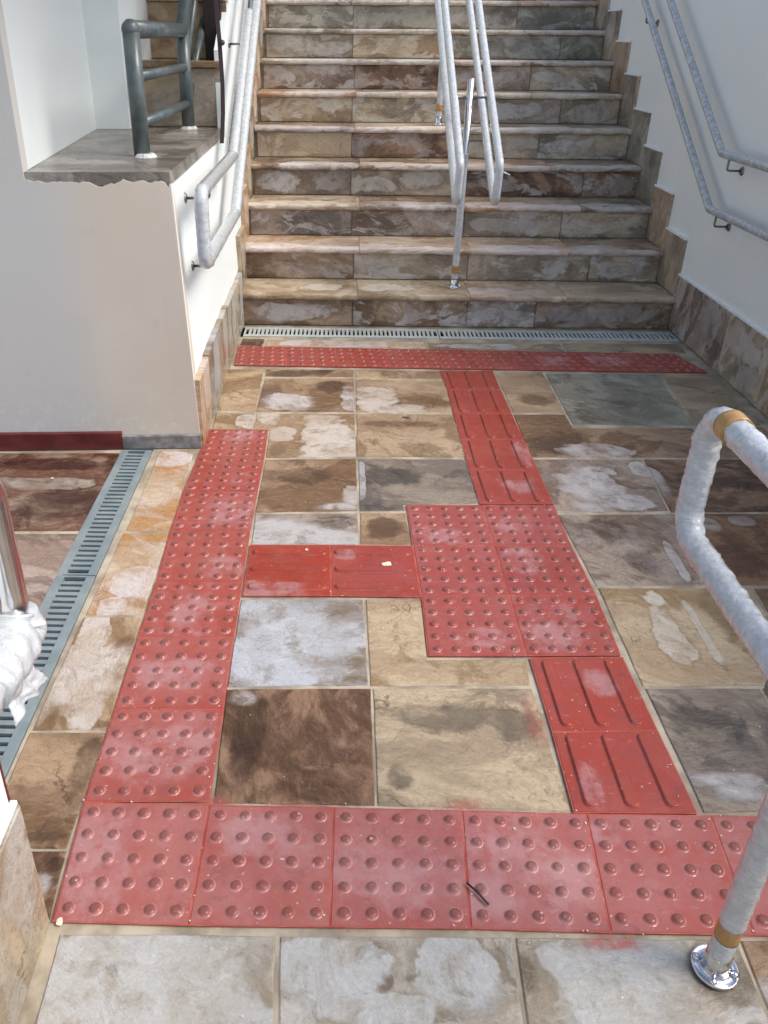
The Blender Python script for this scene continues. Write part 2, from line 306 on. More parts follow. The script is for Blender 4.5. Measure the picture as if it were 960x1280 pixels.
def tile_material():
    s = N('red_cement')
    P = s.pos(); xyz = s.sep(P)
    u, v = xyz[0], xyz[1]
    seed = s.attr('seed').outputs['Fac']
    base = s.comb(u, v, seed)
    n1 = s.noise(base, 4, 7, 0.6, 0.4); n2 = s.noise(base, 22, 6, 0.65); n4 = s.noise(base, 160, 3, 0.7)
    col = s.mix(s.ramp(n1, 0.35, 0.68), (0.275, 0.036, 0.019), (0.315, 0.058, 0.037))
    col = s.mix(s.ramp(s.noise(base, 2.2, 3), 0.5, 0.66, 0, 0.6), col, (0.32, 0.036, 0.016))
    warp = s.math('ADD', s.math('MULTIPLY', s.math('SUBTRACT', s.noise(base, 7, 5, 0.6), 0.5), 2.6), 0.0)
    hz = None
    for i in range(2):
        m, r = blob_mask(s, u, v, i, warp, True)
        hz = m if hz is None else s.math('MAXIMUM', hz, m)
    haze_all = s.math('MULTIPLY', s.ramp(n2, 0.42, 0.72), s.attr('haze').outputs['Fac'])
    f = s.math('MAXIMUM', s.math('MULTIPLY', hz, s.ramp(s.noise(base, 13, 8, 0.7), 0.38, 0.60, 0.05, 0.55)), s.math('MULTIPLY', haze_all, 0.26))
    col = s.mix(f, col, (0.42, 0.27, 0.275))
    w = s.attr('wear', 'GEOMETRY').outputs['Fac']
    ringf = s.math('MULTIPLY', s.ramp(w, 0.15, 0.6), s.ramp(s.noise(base, 14, 4), 0.40, 0.62, 0.05, 0.38))
    col = s.mix(ringf, col, (0.60, 0.42, 0.40))
    topf = s.math('MULTIPLY', s.ramp(w, -0.2, -0.7), s.ramp(s.noise(base, 70, 4, 0.7), 0.35, 0.55, 0.45, 0.85))
    col = s.mix(topf, col, (0.19, 0.075, 0.065))
    dust = s.math('MULTIPLY', s.attr('dust').outputs['Fac'], s.ramp(s.noise(base, 9, 7, 0.68), 0.3, 0.65, 0.22, 0.55))
    dust = s.math('MULTIPLY', dust, s.ramp(w, -0.6, 0.0, 0.15, 1.0))
    col = s.mix(dust, col, (0.44, 0.24, 0.235))
    grime = s.math('MULTIPLY', s.ramp(s.noise(base, 18, 8, 0.72), 0.50, 0.66), 0.45)
    col = s.mix(grime, col, (0.20, 0.055, 0.045))
    scuff = s.ramp(s.noise(s.vec('MULTIPLY', base, (1.0, 2.6, 1.0)), 38, 8, 0.75), 0.58, 0.68)
    col = s.mix(s.math('MULTIPLY', scuff, 0.35), col, (0.50, 0.32, 0.30))
    speck = s.ramp(s.noise(base, 90, 2, 0.5), 0.72, 0.76)
    col = s.mix(s.math('MULTIPLY', speck, 0.6), col, (0.7, 0.6, 0.52))
    h = s.math('ADD', s.math('MULTIPLY', n4, 0.10), s.math('MULTIPLY', n2, 0.35))
    rough = s.mix(f, s.ramp(s.noise(base, 6, 3), 0.35, 0.65, 0.13, 0.32), (0.6, 0.6, 0.6))
    return s.out(col, rough, s.bump(h, 0.4, 0.003), IOR=1.4)
M['tile'] = tile_material()

def plain(name, c1, c2, rough=0.6, scale=6, bump=0.15, bscale=60, bdist=0.002, metal=0.0, **kw):
    s = N(name)
    P = s.pos()
    n = s.noise(P, scale, 6, 0.6)
    b = s.noise(P, bscale, 5, 0.6)
    col = s.mix(s.ramp(n, 0.35, 0.68), c1, c2)
    return s.out(col, rough, s.bump(b, bump, bdist), metal, **kw)
M['grout'] = plain('cream_grout', (0.24, 0.20, 0.145), (0.46, 0.40, 0.30), 0.6, 9, 0.5, 90)
M['red_grout'] = plain('red_painted_grout', (0.34, 0.045, 0.026), (0.44, 0.11, 0.075), 0.5, 20, 0.4, 90)
M['ground'] = plain('bare_concrete_ground', (0.22, 0.21, 0.19), (0.32, 0.30, 0.27), 0.85, 1.2, 0.4, 20, 0.01)
M['channel'] = plain('wet_black_channel', (0.008, 0.008, 0.009), (0.02, 0.02, 0.02), 0.4)
M['grate'] = plain('grey_plastic_grate', (0.17, 0.215, 0.225), (0.23, 0.275, 0.28), 0.38, 12, 0.1, 80)
M['grate_pale'] = plain('pale_plastic_grate', (0.40, 0.44, 0.42), (0.50, 0.53, 0.50), 0.42, 12, 0.1, 80)
M['white_wall'] = plain('white_wall_paint', (0.74, 0.80, 0.80), (0.79, 0.835, 0.83), 0.5, 1.5, 0.35, 14, 0.004)
M['filler'] = plain('white_filler', (0.74, 0.77, 0.77), (0.82, 0.84, 0.83), 0.6, 30, 0.5, 80)
M['chrome'] = plain('polished_steel', (0.62, 0.62, 0.63), (0.70, 0.70, 0.71), 0.14, 30, 0.05, 200, 0.0005, 1.0)
M['bracket'] = plain('dull_steel', (0.16, 0.18, 0.19), (0.24, 0.26, 0.27), 0.32, 30, 0.05, 200, 0.0005, 0.8)
M['tape'] = plain('brown_packing_tape', (0.36, 0.19, 0.06), (0.46, 0.27, 0.10), 0.28, 40, 0.3, 120)
M['rail_paint'] = plain('grey_green_gloss_paint', (0.065, 0.085, 0.088), (0.11, 0.13, 0.13), 0.3, 18, 0.25, 70)
M['weld'] = plain('pale_weld_filler', (0.42, 0.43, 0.42), (0.6, 0.6, 0.58), 0.6, 50, 0.6, 150)
M['dark_board'] = plain('dark_brown_board', (0.012, 0.006, 0.005), (0.04, 0.016, 0.012), 0.5, 9, 0.3, 40)
M['brown_paint'] = plain('dark_brown_metal_paint', (0.045, 0.028, 0.030), (0.07, 0.045, 0.045), 0.4)
M['maroon'] = plain('maroon_paint', (0.085, 0.014, 0.012), (0.15, 0.03, 0.026), 0.4, 8, 0.4, 50)
M['grey_curb'] = plain('grey_cement_curb', (0.13, 0.12, 0.11), (0.30, 0.28, 0.27), 0.6, 16, 0.6, 60, 0.004)
M['chip'] = plain('cream_chip', (0.62, 0.52, 0.36), (0.8, 0.74, 0.6), 0.7, 80, 0.5, 200)
M['twig'] = plain('dark_twig', (0.02, 0.015, 0.012), (0.05, 0.035, 0.025), 0.7, 80)

def beige_plaster():
    s = N('beige_plaster')
    P = s.pos(); z = s.sep(P)[2]; x = s.sep(P)[0]
    n = s.noise(P, 2.2, 5, 0.55); n2 = s.noise(P, 9, 6, 0.65); n3 = s.noise(P, 60, 4, 0.6)
    col = s.mix(s.ramp(n, 0.35, 0.7), (0.60, 0.535, 0.43), (0.64, 0.58, 0.475))
    col = s.mix(s.ramp(x, -0.25, -0.5, 0.0, 0.7), col, (0.52, 0.54, 0.53))          # cooler and greyer towards the left
    col = s.mix(s.math('MULTIPLY', s.ramp(n2, 0.60, 0.75), 0.12), col, (0.34, 0.30, 0.25))
    low = s.math('MULTIPLY', s.ramp(z, 0.30, 0.05), s.ramp(s.noise(P, 30, 5, 0.7), 0.52, 0.62))
    col = s.mix(s.math('MULTIPLY', low, 0.45), col, (0.68, 0.68, 0.66))               # splashes of filler near the foot
    return s.out(col, 0.6, s.bump(s.math('ADD', n2, s.math('MULTIPLY', n3, 0.3)), 0.12, 0.006))
M['beige'] = beige_plaster()

def wrap_material(name, c1, c2, period, bs=0.6):
    s = N(name)
    P = s.pos()
    a = s.attr('along', 'GEOMETRY').outputs['Fac']; t = s.attr('turn', 'GEOMETRY').outputs['Fac']
    ph = s.math('ADD', s.math('MULTIPLY', a, 1.0 / period), t)
    n = s.noise(P, 45, 6, 0.7); n2 = s.noise(P, 160, 4, 0.7)
    ph = s.math('ADD', ph, s.math('MULTIPLY', n, 0.5))
    lap = s.math('FRACT', ph)
    col = s.mix(s.ramp(n, 0.35, 0.65), c1, c2)
    col = s.mix(s.ramp(lap, 0.88, 1.0, 0, 0.30), col, (0.36, 0.38, 0.40))
    V2 = s.comb(s.math('MULTIPLY', a, 95.0), s.math('MULTIPLY', t, 4.0), 0.0)
    rd = s.math('ABSOLUTE', s.math('SUBTRACT', s.noise(V2, 1.0, 5, 0.6, 0.8), 0.5))
    rd2 = s.math('ABSOLUTE', s.math('SUBTRACT', s.noise(P, 70, 5, 0.6, 1.0), 0.5))
    h = s.math('ADD', s.math('MULTIPLY', lap, 0.9), s.math('ADD', s.math('MULTIPLY', rd, -3.2), s.math('MULTIPLY', rd2, -1.6)))
    col = s.mix(s.math('MULTIPLY', s.ramp(rd, 0.03, 0.0), 0.35), col, (0.30, 0.33, 0.35))
    return s.out(col, s.ramp(n, 0.35, 0.7, 0.10, 0.24), s.bump(h, bs, 0.004), IOR=1.45,
                 **{'Subsurface Weight': 0.15, 'Subsurface Scale': 0.01, 'Coat Weight': 1.0, 'Coat Roughness': 0.08})
M['wrap'] = wrap_material('plastic_stretch_wrap', (0.44, 0.47, 0.49), (0.56, 0.585, 0.60), 0.035, 0.40)
M['wrap_thin'] = wrap_material('thin_plastic_wrap', (0.44, 0.48, 0.50), (0.58, 0.61, 0.62), 0.028, 0.30)
M['wrap_film'] = wrap_material('clear_film_on_rail', (0.30, 0.34, 0.36), (0.52, 0.56, 0.58), 0.05, 0.35)

PAL = {  # ca, cb (streaks), cc (patch), cd (dry), ck (dark)
 'tan':       ('#98826a', '#b09c83', '#81694f', '#bdb4aa', '#66503a'),
 'sand':      ('#a39078', '#b7a78e', '#8f7858', '#c2bbac', '#7a6647'),
 'brown':     ('#846d58', '#a18a71', '#6b523b', '#b6b0ac', '#4d3b2e'),
 'greybrown': ('#84756a', '#a09286', '#6b5a4d', '#b5b2b0', '#53453b'),
 'darkbrown': ('#6b5240', '#907460', '#513b2c', '#aca49e', '#3a2b22'),
 'rustbrown': ('#7f6149', '#96765a', '#664831', '#a89a8c', '#4c3526'),
 'wetgrey':   ('#7d7770', '#968f85', '#665f56', '#a9a7a4', '#463f37'),
 'darkgrey':  ('#786c61', '#968979', '#5a534e', '#aaa7a6', '#413c38'),
 'greytan':   ('#948571', '#b0a189', '#7c7061', '#b8b4ae', '#5e564b'),
 'green':     ('#868272', '#9f9b8a', '#716e61', '#aba89c', '#595446'),
 'bluepale':  ('#908e8c', '#a5a3a1', '#7c6c5a', '#b0b3b8', '#6b5943'),
 'bluegrey':  ('#a29c8e', '#b3aca0', '#8e8370', '#b0b1b0', '#5a4c3a'),
 'pinkpale':  ('#ab937b', '#bdac99', '#a67a48', '#c4bbb6', '#8a6a4b'),
 'pinkgrey':  ('#87756b', '#a2938c', '#6f5f55', '#aca4a1', '#54453d'),
 'redbrown':  ('#65463a', '#8c7969', '#4c2c22', '#958b7e', '#321a15'),
 'olive':     ('#7c7562', '#979078', '#635b48', '#aeaca2', '#48423a'),
}

# ------------------------------------------------------------------ object helpers
def finish(o, kw):
    for k, v in kw.items():
        o[k] = v
    return o
def link(name, me, mat=None, parent=None, **kw):
    o = bpy.data.objects.new(name, me)
    C.objects.link(o)
    if mat is not None and me is not None and len(me.materials) == 0:
        me.materials.append(mat)
    if parent is not None:
        o.parent = parent
    return finish(o, kw)
def from_bm(name, bm, mat, parent=None, smooth=False, **kw):
    me = bpy.data.meshes.new(name)
    bmesh.ops.recalc_face_normals(bm, faces=bm.faces)
    bm.to_mesh(me); bm.free()
    if smooth:
        for p in me.polygons: p.use_smooth = True
    return link(name, me, mat, parent, **kw)
def thing(name, label, cat, loc=(0, 0, 0), group=None):
    o = bpy.data.objects.new(name, None)
    C.objects.link(o)
    o.empty_display_size = 0.1
    o['label'] = label; o['category'] = cat
    if group: o['group'] = group
    o.location = loc
    o['_b'] = 1
    del o['_b']
    return o
def local(o, parent):
    """parts are written in world coordinates; keep them there under a moved parent"""
    o.parent = parent
    off = Vector((0, 0, 0)); p = parent
    while p is not None:
        off += p.location; p = p.parent
    o.location = -off
    return o
def add_box(bm, lo, hi, bev=0.0):
    r = bmesh.ops.create_cube(bm, size=1.0)
    vs = r['verts']
    for v in vs:
        v.co = Vector([lo[i] + (v.co[i] + 0.5) * (hi[i] - lo[i]) for i in range(3)])
    if bev > 0:
        es = list({e for v in vs for e in v.link_edges})
        bmesh.ops.bevel(bm, geom=es, offset=bev, segments=2, affect='EDGES', profile=0.5)
def tri(bm):
    bm.normal_update()
    bmesh.ops.triangulate(bm, faces=[f for f in bm.faces if len(f.verts) > 4], ngon_method='EAR_CLIP')
def add_prism(bm, poly, z0, z1, axis='z'):
    """extrude a polygon; axis says which world axis is the extrusion"""
    def P(a, b, c):
        return {'z': (a, b, c), 'y': (a, c, b), 'x': (c, a, b)}[axis]
    lo = [bm.verts.new(P(a, b, z0)) for a, b in poly]
    hi = [bm.verts.new(P(a, b, z1)) for a, b in poly]
    n = len(poly)
    bm.faces.new(lo[::-1]); bm.faces.new(hi)
    for i in range(n):
        bm.faces.new((lo[i], lo[(i + 1) % n], hi[(i + 1) % n], hi[i]))
def fillet(pts, r, seg=7):
    pts = [Vector(p) for p in pts]
    out = [pts[0]]
    for i in range(1, len(pts) - 1):
        a, b, c = pts[i - 1], pts[i], pts[i + 1]
        u = (a - b).normalized(); w = (c - b).normalized()
        ang = u.angle(w)
        if abs(math.pi - ang) < 0.02:
            out.append(b); continue
        t = min(r / math.tan(ang / 2), (a - b).length * 0.49, (c - b).length * 0.49)
        rr = t * math.tan(ang / 2)
        ctr = b + (u + w).normalized() * (rr / math.sin(ang / 2))
        p0 = b + u * t; p1 = b + w * t
        v0 = p0 - ctr; v1 = p1 - ctr
        tot = v0.angle(v1)
        for k in range(seg + 1):
            f = k / seg
            v = (v0 * math.sin((1 - f) * tot) + v1 * math.sin(f * tot)) / math.sin(tot)
            out.append(ctr + v)
    out.append(pts[-1])
    return out
def resample(pts, step):
    out = [pts[0].copy()]
    for a, b in zip(pts, pts[1:]):
        L = (b - a).length
        n = max(1, int(math.ceil(L / step)))
        for k in range(1, n + 1):
            out.append(a.lerp(b, k / n))
    return out
def add_tube(bm, pts, r, seg=14, rfun=None, caps=True, along=None, turn=None):
    pts = [Vector(p) for p in pts]
    n = len(pts)
    tang = []
    for i in range(n):
        d = pts[min(i + 1, n - 1)] - pts[max(i - 1, 0)]
        tang.append(d.normalized())
    up = Vector((0, 0, 1)) if abs(tang[0].z) < 0.9 else Vector((0, 1, 0))
    nrm = (up - tang[0] * up.dot(tang[0])).normalized()
    rings = []; s = 0.0
    for i in range(n):
        if i:
            s += (pts[i] - pts[i - 1]).length
            q = tang[i - 1].rotation_difference(tang[i]); nrm = q @ nrm
            nrm = (nrm - tang[i] * nrm.dot(tang[i])).normalized()
        bi = tang[i].cross(nrm)
        ring = []
        for k in range(seg):
            a = 2 * math.pi * k / seg
            d = nrm * math.cos(a) + bi * math.sin(a)
            rr = r if rfun is None else rfun(s, a, pts[i] + d * r)
            v = bm.verts.new(pts[i] + d * rr)
            if along is not None:
                v[along] = s; v[turn] = k / seg
            ring.append(v)
        rings.append(ring)
    for a, b in zip(rings, rings[1:]):
        for k in range(seg):
            f = bm.faces.new((a[k], a[(k + 1) % seg], b[(k + 1) % seg], b[k])); f.smooth = True
    if caps:
        bm.faces.new(rings[0][::-1]); bm.faces.new(rings[-1])
def tube_obj(name, pts, r, mat, parent, seg=16, **kw):
    bm = bmesh.new(); add_tube(bm, pts, r, seg)
    me = bpy.data.meshes.new(name); bmesh.ops.recalc_face_normals(bm, faces=bm.faces); bm.to_mesh(me); bm.free()
    o = link(name, me, mat, **kw); local(o, parent)
    return o
def wrap_obj(pts, r, parent, mat='wrap', name='plastic_wrap', step=0.006, amp=0.0035, period=0.035, seg=22, fringe=0.0, **kw):
    """stretch film wound round a pipe: overlapping turns, creases and a torn fringe"""
    bm = bmesh.new()
    al = bm.verts.layers.float.new('along'); tu = bm.verts.layers.float.new('turn')
    def rf(s, a, p):
        lap = ((s / period + a / (2 * math.pi)) % 1.0)
        n = noise.noise(p * 22) * 0.35 + noise.noise(p * 110) * 0.2
        f = max(0.0, noise.noise(p * 150 + Vector((3, 1, 7)))) * fringe * (1.0 if p.z > 0 else 1)
        return r + amp * (lap * 0.8 + n) + f
    add_tube(bm, resample([Vector(p) for p in pts], step), r, seg, rf, True, al, tu)
    me = bpy.data.meshes.new(name); bmesh.ops.recalc_face_normals(bm, faces=bm.faces); bm.to_mesh(me); bm.free()
    o = link(name, me, M[mat], **kw); local(o, parent)
    return o
def set_pal(o, pal, seed=None, ang=0.0, jit=0.06, dry=(), dark=(), gain=1.0):
    cols = [srgb(c) for c in PAL[pal]]
    if pal not in ('green', 'bluegrey', 'bluepale', 'darkgrey', 'wetgrey'):
        cols = [(c[0] * 1.03, c[1], c[2] * 0.94) for c in cols[:3]] + [cols[3], (cols[4][0] * 1.05, cols[4][1], cols[4][2] * 0.95)]
    f = (1 + random.uniform(-jit, jit)) * gain
    if gain != 1.0:
        cols = [tuple(0.8 * x + 0.2 * sum(c) / 3 for x in c) for c in cols]
    for k, c in zip(('ca', 'cb', 'cc', 'cd', 'ck'), cols):
        o[k] = [x * f for x in c]
    o['seed'] = float(seed if seed is not None else random.uniform(0, 90))
    o['ang'] = math.radians(ang)
    for base, bl in ((0, dry), (3, dark)):
        for i, b in enumerate(bl[:3]):
            st = b[4] if len(b) > 4 else 1.0
            o['p%d' % (base + i)] = [b[0], b[1], st]
            o['q%d' % (base + i)] = [1 / max(b[2], .004), 1 / max(b[3], .004), 0.0]
    return o

def slab(name, poly, ztop, thick, parent, axis='z', inset=0.0003, rough=0.0013, tilt=0.0008, face=1, mat='stone'):
    """one flagstone: hand-cut outline, softened arris. poly in the plane, ztop = outer face, thick goes inward"""
    c = Vector((sum(p[0] for p in poly) / len(poly), sum(p[1] for p in poly) / len(poly), 0))
    pts = []
    for i, p in enumerate(poly):
        q = poly[(i + 1) % len(poly)]
        L = math.hypot(q[0] - p[0], q[1] - p[1]); n = max(1, min(7, int(L / 0.06)))
        for k in range(n):
            a = (p[0] + (q[0] - p[0]) * k / n, p[1] + (q[1] - p[1]) * k / n)
            pts.append(a)
    area = sum(pts[i][0] * pts[(i + 1) % len(pts)][1] - pts[(i + 1) % len(pts)][0] * pts[i][1] for i in range(len(pts)))
    if area < 0: pts.reverse()
    def offset(pts, d):
        out = []
        n = len(pts)
        for i in range(n):
            a = Vector(pts[i - 1]); b = Vector(pts[i]); e = Vector(pts[(i + 1) % n])
            d1 = (b - a); d2 = (e - b)
            n1 = Vector((-d1.y, d1.x)).normalized() if d1.length else Vector((0, 0))
            n2 = Vector((-d2.y, d2.x)).normalized() if d2.length else n1
            m = (n1 + n2)
            m = m.normalized() if m.length > 1e-6 else n1
            k = 1 / max(0.5, m.dot(n1))
            out.append(b + m * d * k)
        return out
    o1 = [p + Vector((random.uniform(-rough, rough), random.uniform(-rough, rough))) for p in offset(pts, inset)]
    o2 = offset([tuple(p) for p in o1], 0.0028)
    tx, ty = random.uniform(-tilt, tilt), random.uniform(-tilt, tilt)
    dz = random.uniform(-0.0008, 0.0008)
    def P(p, h):
        if axis == 'z': return (p[0], p[1], ztop + face * (h + dz) + (p[0] - c.x) * tx + (p[1] - c.y) * ty)
        if axis == 'y': return (p[0], ztop + face * (h + dz), p[1])
        return (ztop + face * (h + dz), p[0], p[1])
    bm = bmesh.new()
    bot = [bm.verts.new(P(p, -thick)) for p in o1]
    mid = [bm.verts.new(P(p, -0.0025 + random.uniform(-.0006, .0006))) for p in o1]
    top = [bm.verts.new(P(p, 0)) for p in o2]
    n = len(o1)
    for i in range(n):
        j = (i + 1) % n
        bm.faces.new((bot[i], bot[j], mid[j], mid[i])); bm.faces.new((mid[i], mid[j], top[j], top[i]))
    bm.faces.new(top)
    tri(bm)
    me = bpy.data.meshes.new(name)
    bmesh.ops.recalc_face_normals(bm, faces=bm.faces)
    bm.to_mesh(me); bm.free()
    o = link(name, me, M[mat])
    local(o, parent)
    return o

# ------------------------------------------------------------------ ground and floor
bm = bmesh.new()
bmesh.ops.create_grid(bm, x_segments=2, y_segments=2, size=300)
for v in bm.verts: v.co.z = -0.16
from_bm('ground', bm, M['ground'], kind='structure')

# mortar bed with openings for the two drain channels
bm = bmesh.new()
DX0, DX1 = -0.305, -0.185       # side drain
DY0, DY1 = 3.178, 3.328         # drain at the stair foot
BZ = -0.0032
for lo, hi in [((-4, -4), (DX0, 1.9)), ((DX1, -4), (2.36, 1.9)), ((-0.02, 1.9), (2.36, DY0)), ((-0.02, DY1), (2.36, 3.4)), ((DX0, -4), (DX1, -1.2))]:
    add_box(bm, (lo[0], lo[1], -0.14), (hi[0], hi[1], BZ))
floor = from_bm('floor', bm, M['grout'], kind='structure')

for pal, poly, D, K, ang in STONES:
    o = slab('stone_slab', poly, 0.0, 0.012, floor)
    set_pal(o, pal, ang=ang, dry=D, dark=K)
    o['smeared'] = {'bluegrey': 0.55, 'pinkpale': 0.4, 'greybrown': 0.25, 'green': 0.3, 'bluepale': 0.3}.get(pal, 0.0)
# paving that runs on past the picture: towards the camera, and left past the opening
for i, (x0, x1) in enumerate([(0.02, 0.46), (0.46, 0.96), (0.96, 1.42), (1.42, 1.9), (1.9, 2.33)]):
    for j in range(7):
        y1 = -0.42 - 0.45 * j
        if i > 2 and j == 0:
            pass
        o = slab('stone_slab', [(x0, y1 - 0.45), (x1, y1 - 0.45), (x1, y1), (x0, y1)], 0.0, 0.012, floor)
        set_pal(o, random.choice(['bluegrey', 'tan', 'brown', 'greytan']), ang=random.uniform(-40, 40))
for i, (x0, x1) in enumerate([(1.66, 2.33)]):
    o = slab('stone_slab', [(x0, -0.42), (x1, -0.42), (x1, -0.012), (x0, -0.012)], 0.0, 0.012, floor)
    set_pal(o, 'brown', ang=20)
for i in range(5):
    for j in range(5):
        x1 = -1.55 - 0.5 * i; y1 = 1.84 - 0.45 * j
        o = slab('stone_slab', [(x1 - 0.5, y1 - 0.45), (x1, y1 - 0.45), (x1, y1), (x1 - 0.5, y1)], 0.0, 0.012, floor)
        set_pal(o, random.choice(['redbrown', 'pinkgrey', 'brown']))

# tactile paving
def tile_mesh(kind, q4):
    c = [Vector((x, y, 0)) for x, y in q4]
    ctr = sum(c, Vector()) / 4
    def at(u, v):
        a = c[0].lerp(c[1], u); b = c[3].lerp(c[2], u)
        return a.lerp(b, v)
    bm = bmesh.new()
    wl = bm.verts.layers.float.new('wear')
    g = 0.006; T = 0.0035
    rim = [(g, g), (1 - g, g), (1 - g, 1 - g), (g, 1 - g)]
    k = 0.014
    inn = [(k, k), (1 - k, k), (1 - k, 1 - k), (k, 1 - k)]
    def V(u, v, z, w=0.0):
        p = at(u, v); x = bm.verts.new((p.x, p.y, z)); x[wl] = w; return x
    bot = [V(*p, -0.012) for p in rim]; mid = [V(*p, T - 0.002) for p in rim]; top = [V(*p, T) for p in inn]
    for i in range(4):
        j = (i + 1) % 4
        bm.faces.new((bot[i], bot[j], mid[j], mid[i])); bm.faces.new((mid[i], mid[j], top[j], top[i]))
    bm.faces.new(top)
    if kind == 'stud':
        S = 12
        for i in range(5):
            for j in range(5):
                u0, v0 = 0.1 + 0.2 * i, 0.1 + 0.2 * j
                s = random.uniform(0.93, 1.07); hz = random.uniform(0.85, 1.1)
                rings = []
                for r, z, w in ((0.0150, -0.0003, 0.25), (0.0123, 0.0004, 1.0), (0.0108, 0.0026, 0.35), (0.0090, 0.0052, -0.5), (0.0066, 0.0063, -1), (0.0033, 0.0067, -1)):
                    rings.append([V(u0 + math.cos(6.28318 * k / S) * r * s / 0.25, v0 + math.sin(6.28318 * k / S) * r * s / 0.25, T + z * hz + 0.0, w) for k in range(S)])
                for a, b in zip(rings, rings[1:]):
                    for k in range(S):
                        f = bm.faces.new((a[k], a[(k + 1) % S], b[(k + 1) % S], b[k])); f.smooth = True
                f = bm.faces.new(rings[-1]); f.smooth = True
    else:
        for i in range(3):
            u0 = 1 / 6 + i / 3 + (0.0 if kind == 'vbar' else 0)
            w0, w1, L0, L1 = 0.066, 0.054, 0.458, 0.446
            rings = []
            for (hw, hl, z, w) in ((w0, L0, -0.0004, 0.35), (w0 - .004, L0 - .004, 0.0010, 0.4), (w1, L1, 0.0058, 0.0), (w1 - 0.008, L1 - 0.008, 0.0064, -0.2)):
                ring = []
                for sgn in (-1, 1):
                    for k in range(7):
                        a = math.pi * k / 6
                        du = -sgn * math.cos(a) * hw; dv = sgn * (hl - hw + math.sin(a) * hw)
                        uu, vv = (u0 + du * -1 * 1, 0.5 + dv) if kind == 'vbar' else (0.5 + dv, u0 + du)
                        ring.append(V(uu, vv, T + z, w))
                rings.append(ring)
            n = len(rings[0])
            for a, b in zip(rings, rings[1:]):
                for k in range(n):
                    f = bm.faces.new((a[k], a[(k + 1) % n], b[(k + 1) % n], b[k])); f.smooth = True
            bm.faces.new(rings[-1])
    me = bpy.data.meshes.new('tactile_tile')
    bmesh.ops.recalc_face_normals(bm, faces=bm.faces)
    bm.to_mesh(me); bm.free()
    return me
for kind, q4, hz in TILES:
    o = link('tactile_tile', tile_mesh(kind, q4), M['tile'], floor)
    o['seed'] = random.uniform(0, 80); o['haze'] = random.uniform(0.25, 1.0)
    far = q4[0][1] > 2.5
    if far or kind != 'stud': o['haze'] = 0.2
    cy_ = sum(p[1] for p in q4) / 4; cx_ = sum(p[0] for p in q4) / 4
    o['dust'] = (random.uniform(0.7, 1.0) if cy_ < 0.27 else random.uniform(0.3, 0.7) if cy_ < 0.85 and cx_ < 0.4 else random.uniform(0.1, 0.35)) if kind == 'stud' else random.uniform(0.0, 0.12)
    for i, b in enumerate(hz[:2]):
        o['p%d' % i] = [b[0], b[1], 1.0]; o['q%d' % i] = [1 / b[2], 1 / b[3], 0.0]
# red paint that ran into the joints between the tiles
def union_strip(name, q4s):
    bm = bmesh.new()
    for q4 in q4s:
        c = Vector((sum(p[0] for p in q4) / 4, sum(p[1] for p in q4) / 4, 0))
        vs = []
        for p in q4:
            d = Vector((p[0], p[1], 0)) - c
            vs.append(c + d * (1 + 0.004 / d.length))
        bmv = [bm.verts.new((v.x, v.y, -0.002)) for v in vs]
        bm.faces.new(bmv)
    return from_bm(name, bm, M['red_grout'], floor)
for k, t in enumerate(TILES):
    pts = t[1]
    bm = bmesh.new()
    c = Vector((sum(p[0] for p in pts) / 4, sum(p[1] for p in pts) / 4, 0))
    vs = []
    for p in pts:
        d = Vector((p[0], p[1], 0)) - c
        v = c + d * (1 + 0.0006 / d.length)
        vs.append(bm.verts.new((v.x, v.y, 0.0016 + 0.00003 * k)))
    bm.faces.new(vs)
    from_bm('painted_joint', bm, M['red_grout'], floor)

# ------------------------------------------------------------------ drains
def channel(name, lo, hi, label):
    t = thing(name, label, 'drain channel', ((lo[0] + hi[0]) / 2, (lo[1] + hi[1]) / 2, -0.13))
    bm = bmesh.new()
    w = 0.006
    add_box(bm, (lo[0], lo[1], -0.138), (hi[0], hi[1], -0.13))
    add_box(bm, (lo[0], lo[1], -0.13), (lo[0] + w, hi[1], -0.007)); add_box(bm, (hi[0] - w, lo[1], -0.13), (hi[0], hi[1], -0.007))
    add_box(bm, (lo[0] + w, lo[1], -0.13), (hi[0] - w, lo[1] + w, -0.007)); add_box(bm, (lo[0] + w, hi[1] - w, -0.13), (hi[0] - w, hi[1], -0.007))
    local(from_bm('trough', bm, M['channel']), t)
channel('drain_channel', (DX0, -1.2), (DX1, 1.852), 'dark trough under the grey grates beside the pale stones on the left')
channel('drain_channel', (0.0, DY0), (2.335, DY1), 'dark trough under the pale grates at the foot of the stairs')
bar_mesh = {}
